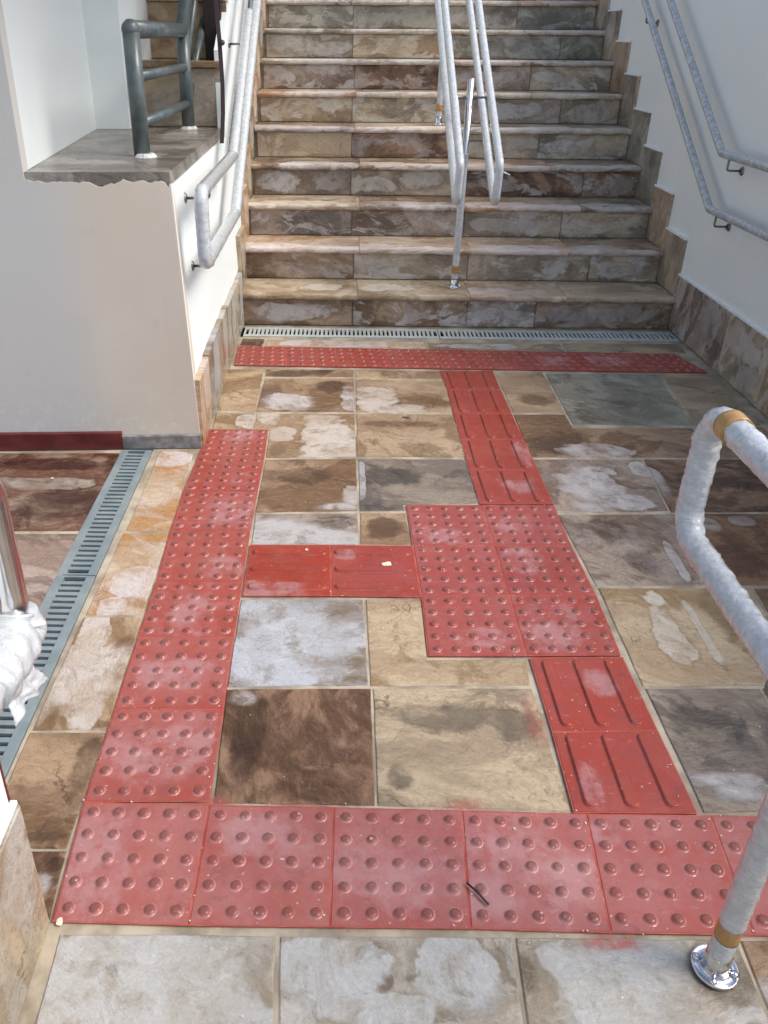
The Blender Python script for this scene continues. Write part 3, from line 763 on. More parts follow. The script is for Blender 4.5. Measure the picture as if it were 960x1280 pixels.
def grate(lo, hi, pitch, axis, mat, label, group):
    """slotted cover; axis = direction along which the slots follow one another"""
    t = thing('drain_grate', label, 'drain grate', ((lo[0] + hi[0]) / 2, (lo[1] + hi[1]) / 2, -0.012), group)
    bm = bmesh.new()
    e = 0.026 if axis == 'y' else 0.030
    z0, z1 = -0.012, 0.0015
    if axis == 'y':
        add_box(bm, (lo[0], lo[1], z0), (lo[0] + e, hi[1], z1), 0.0015); add_box(bm, (hi[0] - e, lo[1], z0), (hi[0], hi[1], z1), 0.0015)
        add_box(bm, (lo[0] + e, lo[1], z0), (hi[0] - e, lo[1] + 0.008, z1 - .0004)); add_box(bm, (lo[0] + e, hi[1] - 0.008, z0), (hi[0] - e, hi[1], z1 - .0004))
        length = hi[1] - lo[1]; bw = (hi[0] - lo[0]) - 2 * e
    else:
        add_box(bm, (lo[0], lo[1], z0), (hi[0], lo[1] + e, z1), 0.0015); add_box(bm, (lo[0], hi[1] - e, z0), (hi[0], hi[1], z1), 0.0015)
        add_box(bm, (lo[0], lo[1] + e, z0), (lo[0] + 0.008, hi[1] - e, z1 - .0004)); add_box(bm, (hi[0] - 0.008, lo[1] + e, z0), (hi[0], hi[1] - e, z1 - .0004))
        length = hi[0] - lo[0]; bw = (hi[1] - lo[1]) - 2 * e
    local(from_bm('frame', bm, M[mat]), t)
    n = int((length - 0.016) / pitch)
    key = (axis, round(bw, 4), mat)
    if key not in bar_mesh:
        b2 = bmesh.new(); w = pitch * 0.29
        if axis == 'y': add_box(b2, (-bw / 2, -w, -0.011), (bw / 2, w, 0.0005), 0.001)
        else: add_box(b2, (-w, -bw / 2, -0.011), (w, bw / 2, 0.0005), 0.001)
        me = bpy.data.meshes.new('bar'); bmesh.ops.recalc_face_normals(b2, faces=b2.faces); b2.to_mesh(me); b2.free(); me.materials.append(M[mat])
        bar_mesh[key] = me
    for i in range(1, n):
        o = bpy.data.objects.new('bar', bar_mesh[key]); C.objects.link(o); o.parent = t
        s = -length / 2 + 0.008 + (length - 0.016) * i / n
        o.location = (0, s, 0.012) if axis == 'y' else (s, 0, 0.012)
ya = [1.850, 1.040, 0.225, -0.59, -1.19]
lab = ['slotted grey drain grate meeting the maroon baseboard of the beige wall', 'slotted grey drain grate partly hidden by the loose plastic on the left rail',
       'slotted grey drain grate in the lower left passing behind the near wall', 'last slotted grey drain grate outside the left edge of the view']
for i in range(4):
    grate((DX0 + .002, ya[i + 1] + 0.002), (DX1 - .002, ya[i] - 0.002), 0.0255, 'y', 'grate', lab[i], 'grey grates of the side drain')
xa = [0.018, 1.062, 2.108, 2.325]
lab = ['long pale slotted grate at the stair foot beside the left wall', 'long pale slotted grate in front of the stairs below the middle railing', 'short pale slotted grate at the stair foot against the right wall']
for i in range(3):
    grate((xa[i] + 0.002, DY0 + .002), (xa[i + 1] - 0.002, DY1 - .002), 0.0225, 'x', 'grate_pale', lab[i], 'pale grates at the stair foot')

# ------------------------------------------------------------------ staircase
RISE, GO, Y0 = 0.181, 0.2882, 3.3675
NST = 14
stair = thing('staircase', 'broad staircase clad in wet mottled brown and pale flagstone between two white walls', 'stairs', (1.16, Y0, 0))
bm = bmesh.new()
prof = [(Y0 + 0.012, -0.1)]
for k in range(NST):
    prof += [(Y0 + k * GO + 0.012, (k + 1) * RISE - 0.03), (Y0 + (k + 1) * GO + 0.012, (k + 1) * RISE - 0.03)]
prof += [(Y0 + NST * GO + 1.6, NST * RISE - 0.03), (Y0 + NST * GO + 1.6, -0.1)]
add_prism(bm, prof, -0.05, 2.36, 'x')
local(from_bm('stair_core', bm, M['grout']), stair)
RP = [('brown', 'brown', 'greybrown', 'brown'), ('brown', 'greytan', 'greytan', 'greytan'), ('darkgrey', 'greybrown', 'greytan', 'greytan'), ('greybrown', 'greytan', 'darkbrown', 'brown'),
      ('sand', 'darkbrown', 'greytan', 'greytan'), ('sand', 'greytan', 'greybrown', 'greytan'), ('greybrown', 'darkbrown', 'greybrown', 'greytan'), ('greytan', 'sand', 'green', 'green'), ('green', 'green', 'greytan', 'green')]
def ragged_tread(poly, z, parent, pal, seed):
    """tread slab with a split, irregular front edge"""
    x0, x1, yf, yb = poly
    bm = bmesh.new(); n = max(4, int((x1 - x0) / 0.03))
    T = 0.031
    fr = []
    for i in range(n + 1):
        x = x0 + (x1 - x0) * i / n
        j = noise.noise(Vector((x * 9, seed, z * 5))) * 0.006 + noise.noise(Vector((x * 35, seed, 3))) * 0.003
        fr.append((x, yf - max(-0.008, j), noise.noise(Vector((x * 14, 5 + seed, z))) * 0.004))
    rows = []
    for dy, dz in ((0.006, -T), (-0.001, -T * 0.66), (0.0, -T * 0.35), (0.004, -0.004), (0.010, 0.0)):
        rows.append([bm.verts.new((x, y + dy + random.uniform(-.0015, .0015), z + dz + (j if dz < -0.02 else 0))) for x, y, j in fr])
    rows.append([bm.verts.new((x, yb, z)) for x, _, _ in fr])
    rows.append([bm.verts.new((x, yb, z - T)) for x, _, _ in fr])
    for a, b in zip(rows, rows[1:] + rows[:1]):
        for i in range(n):
            bm.faces.new((a[i], a[i + 1], b[i + 1], b[i]))
    bm.faces.new([r[0] for r in rows]); bm.faces.new([r[-1] for r in rows][::-1])
    me = bpy.data.meshes.new('tread_slab'); bmesh.ops.recalc_face_normals(bm, faces=bm.faces); bm.to_mesh(me); bm.free()
    o = link('tread_slab', me, M['stone']); local(o, parent)
    return o
for k in range(NST):
    st = bpy.data.objects.new('step', None); C.objects.link(st); st.parent = stair; st.location = (0, k * GO, k * RISE)
    yr = Y0 + k * GO; zb = k * RISE; zt = (k + 1) * RISE
    j = random.uniform(-0.015, 0.015)
    xs = [0.0, 0.60 + j - 0.008 * k * 0, 1.24 + random.uniform(-0.03, 0.03), (1.98 if k % 2 else 1.80) + random.uniform(-0.06, 0.06) - (0.15 if k == 0 else 0), 2.325]
    pals = RP[k] if k < len(RP) else ('green', 'greytan', 'olive', 'greytan')
    vz0 = yr + zb
    for i in range(4):
        a, b = xs[i], xs[i + 1]
        o = slab('riser_slab', [(a, zb + 0.001), (b, zb + 0.001), (b, zt - 0.031), (a, zt - 0.031)], yr, 0.011, st, 'y', inset=0.0015, face=-1)
        w = b - a; cz = yr + zb + 0.075
        D = []
        if w > 0.5 and random.random() < 0.6:
            f = random.uniform(0.35, 0.6)
            D.append((a + w * f * 0.5, cz + random.uniform(-0.015, 0.01), w * f * 0.44, random.uniform(0.035, 0.058), random.choice([0.5, 0.8, 0.95])))
            D.append((a + w * (f + 1) * 0.5, cz + random.uniform(-0.02, 0.02), w * (1 - f) * 0.42, random.uniform(0.03, 0.058), random.choice([0.2, 0.5, 0.85])))
        else:
            D.append((a + w * random.uniform(0.42, 0.58), cz + random.uniform(-0.02, 0.01), w * random.uniform(0.3, 0.44), random.uniform(0.035, 0.06), random.choice([0.3, 0.55, 0.85])))
        if (k, i) in ((5, 0), (4, 0), (4, 1)): D = []
        K = [(a + w * random.uniform(0.0, 1.0), cz + random.uniform(-0.05, 0.05), w * random.uniform(0.12, 0.25), 0.05, random.uniform(0.5, 1.0)), (a + w * random.uniform(0.1, 0.9), cz - 0.07, w * random.uniform(0.25, 0.45), 0.018, random.uniform(0.4, 1.0)), (a + w * random.uniform(0.1, 0.9), cz + 0.08, w * random.uniform(0.2, 0.4), 0.014, random.uniform(0.2, 0.9))]
        o['smeared'] = random.choice([0.0, 0.6, 0.8, 0.9])
        if o['smeared'] > 0.5 and random.random() < 0.75: D = D[:1] if random.random() < 0.4 else []
        set_pal(o, pals[i], ang=random.uniform(-10, 10), dry=D, dark=K, gain=1.26)
    xt = [-0.012, 0.60 + random.uniform(-0.02, 0.06), 1.24 + random.uniform(-0.04, 0.04), 1.85 + random.uniform(-0.12, 0.12), 2.328]
    for i in range(4):
        a, b = xt[i] + 0.001, xt[i + 1] - 0.001
        dpt = GO + 0.02 if k < NST - 1 else 1.6
        o = ragged_tread((a, b, yr - 0.022, yr - 0.022 + dpt), zt, st, None, k * 3.1 + i)
        w = b - a; vy = yr + zt
        D = [(a + w * random.uniform(0.3, 0.7), vy - 0.02 + random.uniform(-0.01, 0.02), w * random.uniform(0.45, 0.7), random.uniform(0.04, 0.07), 0.95)]
        if k == 0: D = [[(0.42, vy + .12, .10, .07, .9)], [(0.80, vy + .12, .12, .07, .9)], [(1.32, vy + .06, .30, .07, .8)], []][i]
        if k > 0: D.append((a + w * random.random(), vy + 0.04, w * 0.35, 0.06, 0.8))
        set_pal(o, ['tan', 'pinkpale', 'greytan', 'sand', 'brown'][random.randrange(5 if i < 2 else 4)], ang=random.uniform(-6, 6), dry=D,
                dark=[(a + w * random.random(), vy - 0.03, w * 0.2, 0.03, 0.9), (a + w * random.random(), vy + 0.12, w * 0.3, 0.08, 0.6)], gain=1.22)

# ------------------------------------------------------------------ right wall
WX = 2.342
rw = thing('stair_wall', 'tall white painted wall on the right with stepped flagstone skirting along the stairs', 'wall', (WX, 1, 0))
bm = bmesh.new()
add_prism(bm, [(-4.0, -0.15), (10.5, -0.15), (10.5, 3.9), (8.4, 3.9), (4.6, 1.98), (2.32, 1.90), (2.32, 1.12), (-4.0, 1.12)], WX, WX + 0.18, 'x')  # unseen stretch towards the camera kept low so sunlight reaches the floor
tri(bm)
local(from_bm('wall_body', bm, M['white_wall']), rw)
beadbm = bmesh.new()
SX = 2.330
ys = [Y0 + 0.026, 3.16, 2.742, 2.329, 1.90, 1.45, 1.0, 0.55, 0.1, -0.35, -0.8, -1.25, -1.7, -2.15, -2.6, -3.05, -3.5]
sp = ['greybrown', 'greybrown', 'greytan', 'tan', 'brown', 'tan', 'greybrown']
for i in range(len(ys) - 1):
    o = slab('skirting_stone', [(ys[i + 1], 0.001), (ys[i], 0.001), (ys[i], 0.294), (ys[i + 1], 0.294)], SX, 0.012, rw, 'x', inset=0.001, face=-1, mat='wall_stone')
    D = {1: [(2.93, .2, .1, .1, .6)], 2: [(2.55, .2, .14, .07, .8), (2.45, .08, .1, .06, .5)], 3: [(2.1, .17, .1, .08, .7)]}.get(i, [])
    K = {1: [(2.86, .10, .09, .05, 1)], 2: [(2.48, .11, .1, .06, .8)], 0: [(3.25, .2, .05, .08, .8)]}.get(i, [])
    set_pal(o, sp[i % 7], ang=70, dry=D, dark=K, gain=1.18); o['smeared'] = 0.6
    add_box(beadbm, (SX + 0.001, ys[i + 1], 0.294), (WX + 0.002, ys[i], 0.303))
for k in range(1, NST + 1):
    z = k * RISE; ya_, yb_ = Y0 + 0.026 + (k - 1) * GO, Y0 + 0.026 + k * GO
    o = slab('skirting_stone', [(ya_, z + 0.001), (yb_, z + 0.001), (yb_, z + 0.294), (ya_, z + 0.294)], SX - 0.0015, 0.0135, rw, 'x', inset=0.001, face=-1, mat='wall_stone')
    set_pal(o, ['greytan', 'greytan', 'sand', 'green', 'green', 'greytan', 'tan'][k % 7], ang=80,
            dry=[((ya_ + yb_) / 2 + random.uniform(-.06, .06), z + random.uniform(.05, .25), .10, .10, random.choice([.2, .5, .7]))], dark=[((ya_ + yb_) / 2 - 0.05, z + (0.24 if k % 2 else 0.1), 0.07, 0.06, 0.8)], gain=1.15)
    add_box(beadbm, (SX - 0.0005, ya_ - 0.003, z + 0.2945), (WX + 0.002, yb_, z + 0.305))
local(from_bm('plaster_bead', beadbm, M['filler']), rw)

# ------------------------------------------------------------------ left block: beige wall, white side, ledge
LZ = 1.011
lb = thing('landing_wall', 'beige plastered wall with a stone topped ledge and a bright white side beside the stairs', 'wall', (-0.5, 1.87, 0))
def fy(x): return 1.868 + (x + 0.30) * 0.055      # the face is slightly out of square
top = []
n = 46
for i in range(n + 1):
    x = -0.515 + (0.515 - 0.041) * i / n
    j = noise.noise(Vector((x * 9.3, 2.0, 0))) * 0.030 + noise.noise(Vector((x * 27, 7.0, 0))) * 0.010 + noise.noise(Vector((x * 90, 7.0, 0))) * 0.004
    top.append((x, 0.978 + j + 0.02 * max(0, 1 - (x + 0.565) / 0.06) + (0.0 if x < -0.06 else -0.012)))
bm = bmesh.new()
top = [(-4.0, 2.455), (-0.5151, 2.455)] + top
lo = []
for x, z in top:
    f = max(0.0, 1 - abs(x + 0.041) / 0.06)
    row = []
    for h in (-0.13, z):
        xx = x + (0.044 * f if h < 0 else 0.0)
        row.append((bm.verts.new((xx, fy(x), h)), bm.verts.new((xx, fy(x) + 0.05, h))))
    lo.append(row)
for a, b in zip(lo, lo[1:]):
    bm.faces.new((a[0][0], b[0][0], b[1][0], a[1][0])); bm.faces.new((a[0][1], a[1][1], b[1][1], b[0][1])); bm.faces.new((a[1][0], b[1][0], b[1][1], a[1][1]))
for a in (lo[0], lo[-1]): bm.faces.new((a[0][0], a[1][0], a[1][1], a[0][1]))
local(from_bm('plaster_front', bm, M['beige']), lb)
# white side face, leaning very slightly
bm = bmesh.new()
def lean(z): return -0.006 - 0.036 * min(z, 1.0)
def side(prof, thick=0.035):
    a = [bm.verts.new((lean(z), y, z)) for y, z in prof]; b = [bm.verts.new((lean(z) - thick, y, z)) for y, z in prof]
    bm.faces.new(a); bm.faces.new(b[::-1])
    for i in range(len(prof)):
        bm.faces.new((a[i], b[i], b[(i + 1) % len(prof)], a[(i + 1) % len(prof)]))
side([(1.889, -0.12), (10.5, -0.12), (10.5, 5.0), (5.2, 2.40), (3.335, 1.345), (3.320, 0.966), (1.889, 0.966)])
tri(bm)
local(from_bm('white_side', bm, M['white_wall']), lb)
# ragged white paint carried round the corner
bm = bmesh.new()
prev = None
for i in range(61):
    z = 0.245 + (0.975 - 0.245) * i / 60
    w = 0.006 + 0.007 * abs(noise.noise(Vector((z * 22, 1, 4)))) + 0.006 * abs(noise.noise(Vector((z * 70, 1, 4))))
    a = bm.verts.new((lean(z) + 0.003, 1.8835, z)); b = bm.verts.new((lean(z) + 0.003 - w, 1.8835 - 0.0005, z)); c = bm.verts.new((lean(z) + 0.003, 1.8945, z))
    d = bm.verts.new((lean(z) + 0.003 - w, 1.892, z))
    if prev:
        bm.faces.new((prev[0], a, b, prev[1])); bm.faces.new((prev[0], prev[2], c, a)); bm.faces.new((prev[1], b, d, prev[3]))
    prev = (a, b, c, d)
local(from_bm('paint_edge', bm, M['filler']), lb)
# skirting on the white side
ysl = [1.889, 2.12, 2.42, 2.74, 3.06, Y0 + 0.026]
for i in range(5):
    h = [0.285, 0.300, 0.305, 0.300, 0.300][i]
    o = slab('skirting_stone', [(ysl[i], 0.001), (ysl[i + 1], 0.001), (ysl[i + 1], h), (ysl[i], h - 0.01)], 0.008, 0.03, lb, 'x', inset=0.0015, face=1, mat='wall_stone')
    set_pal(o, ['pinkpale', 'bluepale', 'greytan', 'bluegrey', 'bluegrey'][i], ang=80, dark=[((ysl[i] + ysl[i + 1]) / 2, .15, .05, .08, .7)],
            dry=[((ysl[i] + ysl[i + 1]) / 2 + .05, .2, .07, .12, .8)])
for k in range(1, NST + 1):
    z = k * RISE; ya_, yb_ = Y0 + 0.026 + (k - 1) * GO, Y0 + 0.026 + k * GO
    a = lean(z) + 0.013
    o = slab('skirting_stone', [(ya_, z + 0.001), (yb_, z + 0.001), (yb_, z + 0.294), (ya_, z + 0.294)], lean(z + .3) + 0.024, 0.04, lb, 'x', inset=0.001, face=1, mat='wall_stone')
    set_pal(o, ['sand', 'greytan', 'pinkpale'][k % 3], ang=80, dry=[((ya_ + yb_) / 2, z + .15, .1, .1, .7)])
# baseboards
bm = bmesh.new()
def board(x0, x1, h, t):
    pts = []
    for x in (x0, x1):
        pts.append([bm.verts.new((x, fy(x) - t, 0.001)), bm.verts.new((x, fy(x) - t, h - 0.004)), bm.verts.new((x, fy(x) - t + 0.004, h)), bm.verts.new((x, fy(x) - 0.0005, h)), bm.verts.new((x, fy(x) - 0.0005, 0.001))])
    for i in range(5):
        bm.faces.new((pts[0][i], pts[1][i], pts[1][(i + 1) % 5], pts[0][(i + 1) % 5]))
    bm.faces.new(pts[0]); bm.faces.new(pts[1][::-1])
board(-4.0, -0.300, 0.072, 0.014)
local(from_bm('maroon_baseboard', bm, M['maroon'], label='maroon painted baseboard'), lb)
bm = bmesh.new(); board(-0.299, -0.002, 0.056, 0.010)
local(from_bm('cement_baseboard', bm, M['grey_curb'], label='rough grey cement baseboard'), lb)
# ledge slab
bm = bmesh.new()
poly = []
for i in range(31):
    x = -0.60 + (0.60 - 0.043) * i / 30
    poly.append((x, fy(x) + 0.006 - 0.003 * noise.noise(Vector((x * 30, 0, 0)))))
poly += [(-0.050, 3.318), (-0.66, 3.318)]
add_prism(bm, poly, LZ - 0.042, LZ, 'z')
tri(bm)
o = local(from_bm('ledge_slab', bm, M['stone']), lb)
set_pal(o, 'wetgrey', ang=8, dry=[(-0.3, 3.35, .15, .12, .4), (-.2, 3.95, .12, .1, .4)], dark=[(-.4, 3.0, .25, .06, .8), (-.2, 3.2, .2, .04, .9), (-.35, 3.7, .2, .1, .6)])
# core under the ledge
bm = bmesh.new(); add_box(bm, (-4.0, 1.93, -0.12), (-0.11, 3.31, LZ - 0.043)); local(from_bm('wall_core', bm, M['grey_curb']), lb)
# niche walls: white cheek at the left, jog, and the cheek beyond
nw = thing('niche_wall', 'white walls enclosing the stone ledge behind the grey railing', 'wall', (-0.6, 2.5, LZ))
bm = bmesh.new()
pl = [(-0.516, 1.905), (-0.636, 3.20), (-0.480, 3.22), (-0.440, 3.40), (-0.400, 4.6), (-1.4, 4.6), (-1.4, 1.905)]
add_prism(bm, pl, LZ + 0.0005, 2.455, 'z')
local(from_bm('wall_body', bm, M['white_wall']), nw)

# unseen slab added overhead to shade the ledge and the upper steps
bm = bmesh.new(); add_box(bm, (-4.0, 1.45, 2.46), (0.60, 4.9, 2.66)); from_bm('shading_slab', bm, M['white_wall'], kind='structure')
# second flight behind the ledge
uf = thing('upper_steps', 'upper stone steps rising behind the ledge and the grey railing', 'steps', (-0.25, 3.2, LZ))
for k, (ya_, yb_, zb, zt) in enumerate([(3.33, 3.62, LZ, 1.30), (3.62, 3.90, 1.30, 1.58), (3.90, 4.2, 1.58, 1.86), (4.2, 4.6, 1.86, 2.1)]):
    o = slab('riser_slab', [(-0.66, zb + 0.001), (-0.045, zb + 0.001), (-0.045, zt - 0.03), (-0.66, zt - 0.03)], ya_, 0.012, uf, 'y', inset=0.001, face=-1)
    set_pal(o, 'greytan' if k == 0 else 'tan', ang=5, dry=[(-0.15, ya_ + zb + .12, .2, .1, .5)] if k == 0 else [], dark=[] if k == 0 else [(-.1, ya_ + zb + .15, .06, .1, 1)])
    bm = bmesh.new(); add_box(bm, (-0.66, ya_ - 0.015, zt - 0.029), (-0.045, yb_ - 0.001, zt), 0.004)
    o = local(from_bm('tread_slab', bm, M['stone']), uf); set_pal(o, 'tan', ang=3)
    bm = bmesh.new(); add_box(bm, (-0.66, ya_ + 0.013, LZ - 0.02), (-0.108, yb_ + .01, zt - 0.03)); local(from_bm('step_core', bm, M['grey_curb']), uf)
bw = thing('stone_back_wall', 'wall of pale rust stained flagstone behind the upper steps', 'wall', (-0.3, 4.62, 1.2))
for i in range(3):
    for j in range(3):
        o = slab('stone_slab', [(-1.4 + 0.46 * i, 1.1 + 0.5 * j), (-0.94 + 0.46 * i, 1.1 + 0.5 * j), (-0.94 + 0.46 * i, min(2.45, 1.6 + 0.5 * j)), (-1.4 + 0.46 * i, min(2.45, 1.6 + 0.5 * j))], 4.60, 0.02, bw, 'y', face=-1)
        set_pal(o, random.choice(['tan', 'pinkpale', 'greytan']), dark=[(-1.1 + .46 * i, 4.6 + 1.3 + .5 * j, .1, .15, .8)])
bm = bmesh.new(); add_box(bm, (-1.4, 4.623, 0.9), (-0.112, 4.8, 2.455)); local(from_bm('wall_body', bm, M['grey_curb']), bw)
# dark board and brown flat bar
db = thing('dark_board', 'dark brown timber board standing on the upper step beside the parapet', 'board', (-0.1, 3.5, 1.285))
bm = bmesh.new(); add_box(bm, (-0.150, 3.56, 1.3005), (-0.092, 3.59, 2.45), 0.003); add_box(bm, (-0.0915, 3.555, 1.3005), (-0.066, 3.595, 2.45), 0.003)
local(from_bm('board', bm, M['dark_board']), db)
tb = thing('flat_bar', 'thin dark brown metal flat bar rising along the parapet edge', 'metal bar', (0.0, 2.98, 0.97))
pts = [(-0.034, 3.0, 0.975), (-0.022, 3.0, 1.10), (-0.018, 3.0, 1.225), (-0.022, 3.0, 1.38), (-0.03, 3.0, 1.538), (-0.045, 3.0, 1.9), (-0.06, 3.0, 2.3)]
bm = bmesh.new()
prev = None
for x, y, z in pts:
    x += 0.018
    hw = 0.009
    q = [bm.verts.new((x - hw, y - 0.003, z)), bm.verts.new((x + hw, y - 0.003, z)), bm.verts.new((x + hw, y + 0.003, z)), bm.verts.new((x - hw, y + 0.003, z))]
    if prev:
        for i in range(4): bm.faces.new((prev[i], q[i], q[(i + 1) % 4], prev[(i + 1) % 4]))
    else: bm.faces.new(q[::-1])
    prev = q
bm.faces.new(prev)
local(from_bm('bar', bm, M['brown_paint']), tb)
bm = bmesh.new(); bmesh.ops.create_uvsphere(bm, u_segments=12, v_segments=8, radius=0.012, matrix=Matrix.Translation((0.008, 2.992, 1.38)))
local(from_bm('bolt_head', bm, M['brown_paint'], smooth=True), tb)

# grey painted railing
gr = thing('grey_railing', 'grey green painted tube railing standing on the stone ledge at upper left', 'railing', (-0.21, 2.27, LZ))
def weld(p, r, par):
    bm = bmesh.new(); bmesh.ops.create_uvsphere(bm, u_segments=14, v_segments=9, radius=r)
    for v in bm.verts: v.co = v.co * (1 + 0.12 * noise.noise(v.co * 60)) + Vector(p)
    local(from_bm('weld', bm, M['rail_paint'], smooth=True), par)
pr_ = 0.030
tube_obj('post', [(-0.212, 2.262, LZ), (-0.212, 2.262, 1.425)], pr_, M['rail_paint'], gr, 20)
tube_obj('post', [(-0.205, 3.25, 1.011), (-0.205, 3.25, 1.43)], pr_, M['rail_paint'], gr, 20)
weld((-0.212, 2.262, 1.425), 0.0325, gr)
tube_obj('top_rail', [(-0.212, 2.262, 1.425), (-0.205, 3.25, 1.425)], pr_ * 0.98, M['rail_paint'], gr, 20)
tube_obj('middle_rail', [(-0.212, 2.285, 1.275), (-0.205, 3.27, 1.275)], 0.0185, M['rail_paint'], gr, 16)
tube_obj('middle_rail', [(-0.212, 2.285, 1.12), (-0.205, 3.27, 1.12)], 0.0185, M['rail_paint'], gr, 16)
for z, r in ((1.425, .033), (1.275, .0225), (1.12, .0225)): weld((-0.205, 3.262, z), r, gr)
tube_obj('sloping_rail', [(-0.205, 3.25, 1.425), (-0.20, 4.3, 2.35)], pr_, M['rail_paint'], gr, 20)
tube_obj('sloping_rail', [(-0.205, 3.26, 1.12), (-0.150, 3.72, 1.56)], 0.0185, M['rail_paint'], gr, 16)
tube_obj('sloping_rail', [(-0.205, 3.26, 1.275), (-0.18, 4.0, 1.93)], 0.0185, M['rail_paint'], gr, 16)
tube_obj('post', [(-0.165, 3.70, 1.581), (-0.165, 3.70, 1.80)], 0.024, M['rail_paint'], gr, 16)
for x, y in ((-0.195, 2.245), (-0.205, 3.25)):
    bm = bmesh.new(); bmesh.ops.create_cone(bm, cap_ends=True, segments=14, radius1=0.042, radius2=0.032, depth=0.012, matrix=Matrix.Translation((x, y, LZ + 0.0065)))
    for v in bm.verts: v.co.x += 0.006 * noise.noise(v.co * 50); v.co.y += 0.006 * noise.noise(v.co * 60)
    local(from_bm('post_foot', bm, M['weld'], label='lumpy white filler round the post foot'), gr)

# ------------------------------------------------------------------ handrails
SL = RISE / GO
def bracket(par, x_wall, x_rail, y, z, r_rail):
    """cranked rod from under the rail to a rosette on the wall"""
    s = 1 if x_wall > x_rail else -1
    b = tube_obj('bracket', fillet([(x_rail, y, z - r_rail * 0.7), (x_rail, y, z - 0.062), (x_wall - s * 0.004, y - 0.0, z - 0.064)], 0.010, 5), 0.0052, M['bracket'], par, 8)
    bm = bmesh.new(); bmesh.ops.create_cone(bm, cap_ends=True, segments=18, radius1=0.021, radius2=0.015, depth=0.008,
        matrix=Matrix.Translation((x_wall - s * 0.0045, y, z - 0.064)) @ Matrix.Rotation(-s * math.pi / 2, 4, 'Y'))
    me = bpy.data.meshes.new('rosette'); bmesh.ops.recalc_face_normals(bm, faces=bm.faces); bm.to_mesh(me); bm.free(); me.materials.append(M['bracket'])
    o = link('rosette', me); o.parent = b
# right wall rails
rr = thing('wall_handrail', 'two tier handrail in thin plastic film on the right white wall', 'handrail', (2.27, 3.06, 0.7))
for z0 in (0.942, 0.694):
    path = fillet([(2.272, -0.6, z0), (2.272, 3.065, z0), (2.272, 8.0, z0 + (8 - 3.065) * SL)], 0.05, 5)
    tube_obj('rail', path, 0.0165, M['chrome'], rr)
    wrap_obj(path, 0.0178, rr, 'wrap_film', step=0.012, amp=0.0005, period=0.03, seg=14)
for z0 in (0.942, 0.694):
    for y in (-0.3, 1.0, 2.0, 2.98, 4.42, 5.8):
        bracket(rr, WX, 2.272, y, z0 + max(0, y - 3.065) * SL, 0.018)
# left wall rails with the return loop
lr = thing('wall_handrail', 'plastic wrapped two tier handrail with looped end on the bright white left wall', 'handrail', (0.07, 1.93, 0.7))
X = 0.050
up = fillet([(X, 2.0, 0.942), (X, 1.925, 0.942), (X, 1.925, 0.697), (X, 2.0, 0.697)], 0.03, 6)
full = fillet([(X, 8.0, 0.942 + (8 - 2.85) * SL), (X, 2.85, 0.942), (X, 1.925, 0.942), (X, 1.925, 0.697), (X, 2.85, 0.697), (X, 8.0, 0.697 + (8 - 2.85) * SL)], 0.035, 8)
tube_obj('rail', full, 0.0165, M['chrome'], lr)
wrapped = fillet([(X, 3.75, 0.942 + 0.90 * SL), (X, 2.85, 0.942), (X, 1.925, 0.942), (X, 1.925, 0.697), (X, 2.85, 0.697), (X, 8.0, 0.697 + (8 - 2.85) * SL)], 0.035, 8)
wrap_obj(wrapped, 0.0235, lr, 'wrap_thin', step=0.008, amp=0.0016, period=0.03, seg=18)
for y, z in ((2.11, .942), (2.11, .697), (3.62, 1.42)):
    bracket(lr, lean(z) , X, y, z + 0.012, 0.0)
# nearest wall rail on the left
nr = thing('wall_handrail', 'chrome handrail end with loose plastic film at the left edge of the view', 'handrail', (0.075, 0.0, 0.66))
X2 = 0.066
path = fillet([(X2, -2.5, 0.93), (X2, 0.012, 0.93), (X2, 0.012, 0.665), (X2, -2.5, 0.665)], 0.055, 10)
tube_obj('rail', path, 0.0195, M['chrome'], nr, 24)
low = [p for p in resample(path, 0.01) if p.z < 0.70]
wrap_obj(low, 0.026, nr, 'wrap', step=0.005, amp=0.003, period=0.03, fringe=0.004)
upw = fillet([(X2, -2.5, 0.93), (X2, -0.10, 0.93)], 0.01)
wrap_obj(upw, 0.026, nr, 'wrap', step=0.008, amp=0.004)
# bunched turns where the film starts, and its loose tail
bm = bmesh.new(); al = bm.verts.layers.float.new('along'); tu = bm.verts.layers.float.new('turn')
bun = resample(fillet([(X2 + 0.002, 0.012, 0.692), (X2 + 0.004, 0.010, 0.662), (X2 + 0.004, -0.115, 0.660)], 0.04, 10), 0.003)
def pleat(s, a, p):
    e = min(1.0, s / 0.02, (0.155 - min(s, .15)) / 0.02)
    return 0.0265 + e * (0.0075 + 0.0016 * math.sin(5 * a + 30 * s + 3 * noise.noise(p * 20)) + 0.0018 * math.sin(s * 200 + 2.0 * a) + 0.004 * noise.noise(p * 22))
add_tube(bm, bun, 0.03, 40, pleat, True, al, tu)
local(from_bm('loose_film', bm, M['wrap'], smooth=True), nr)
bm = bmesh.new()
G = 22
vs = []
for i in range(G + 1):
    row = []
    for j in range(G + 1):
        a, b = i / G, j / G
        y = -0.035 - 0.075 * a + 0.03 * b * (0.5 - a)
        fold = 0.0028 * math.sin(a * 15 + 2 * b) * (0.4 + b) + 0.003 * noise.noise(Vector((a * 5, b * 5, 2)))
        row.append(bm.verts.new((X2 + 0.022 + 0.016 * b + fold, y, 0.648 - (0.040 + 0.012 * math.sin(a * 5 + 1)) * b)))
    vs.append(row)
for i in range(G):
    for j in range(G):
        bm.faces.new((vs[i][j], vs[i + 1][j], vs[i + 1][j + 1], vs[i][j + 1]))
o = from_bm('film_tail', bm, M['wrap'], smooth=True)
md = o.modifiers.new('thickness', 'SOLIDIFY'); md.thickness = 0.0012
local(o, nr)
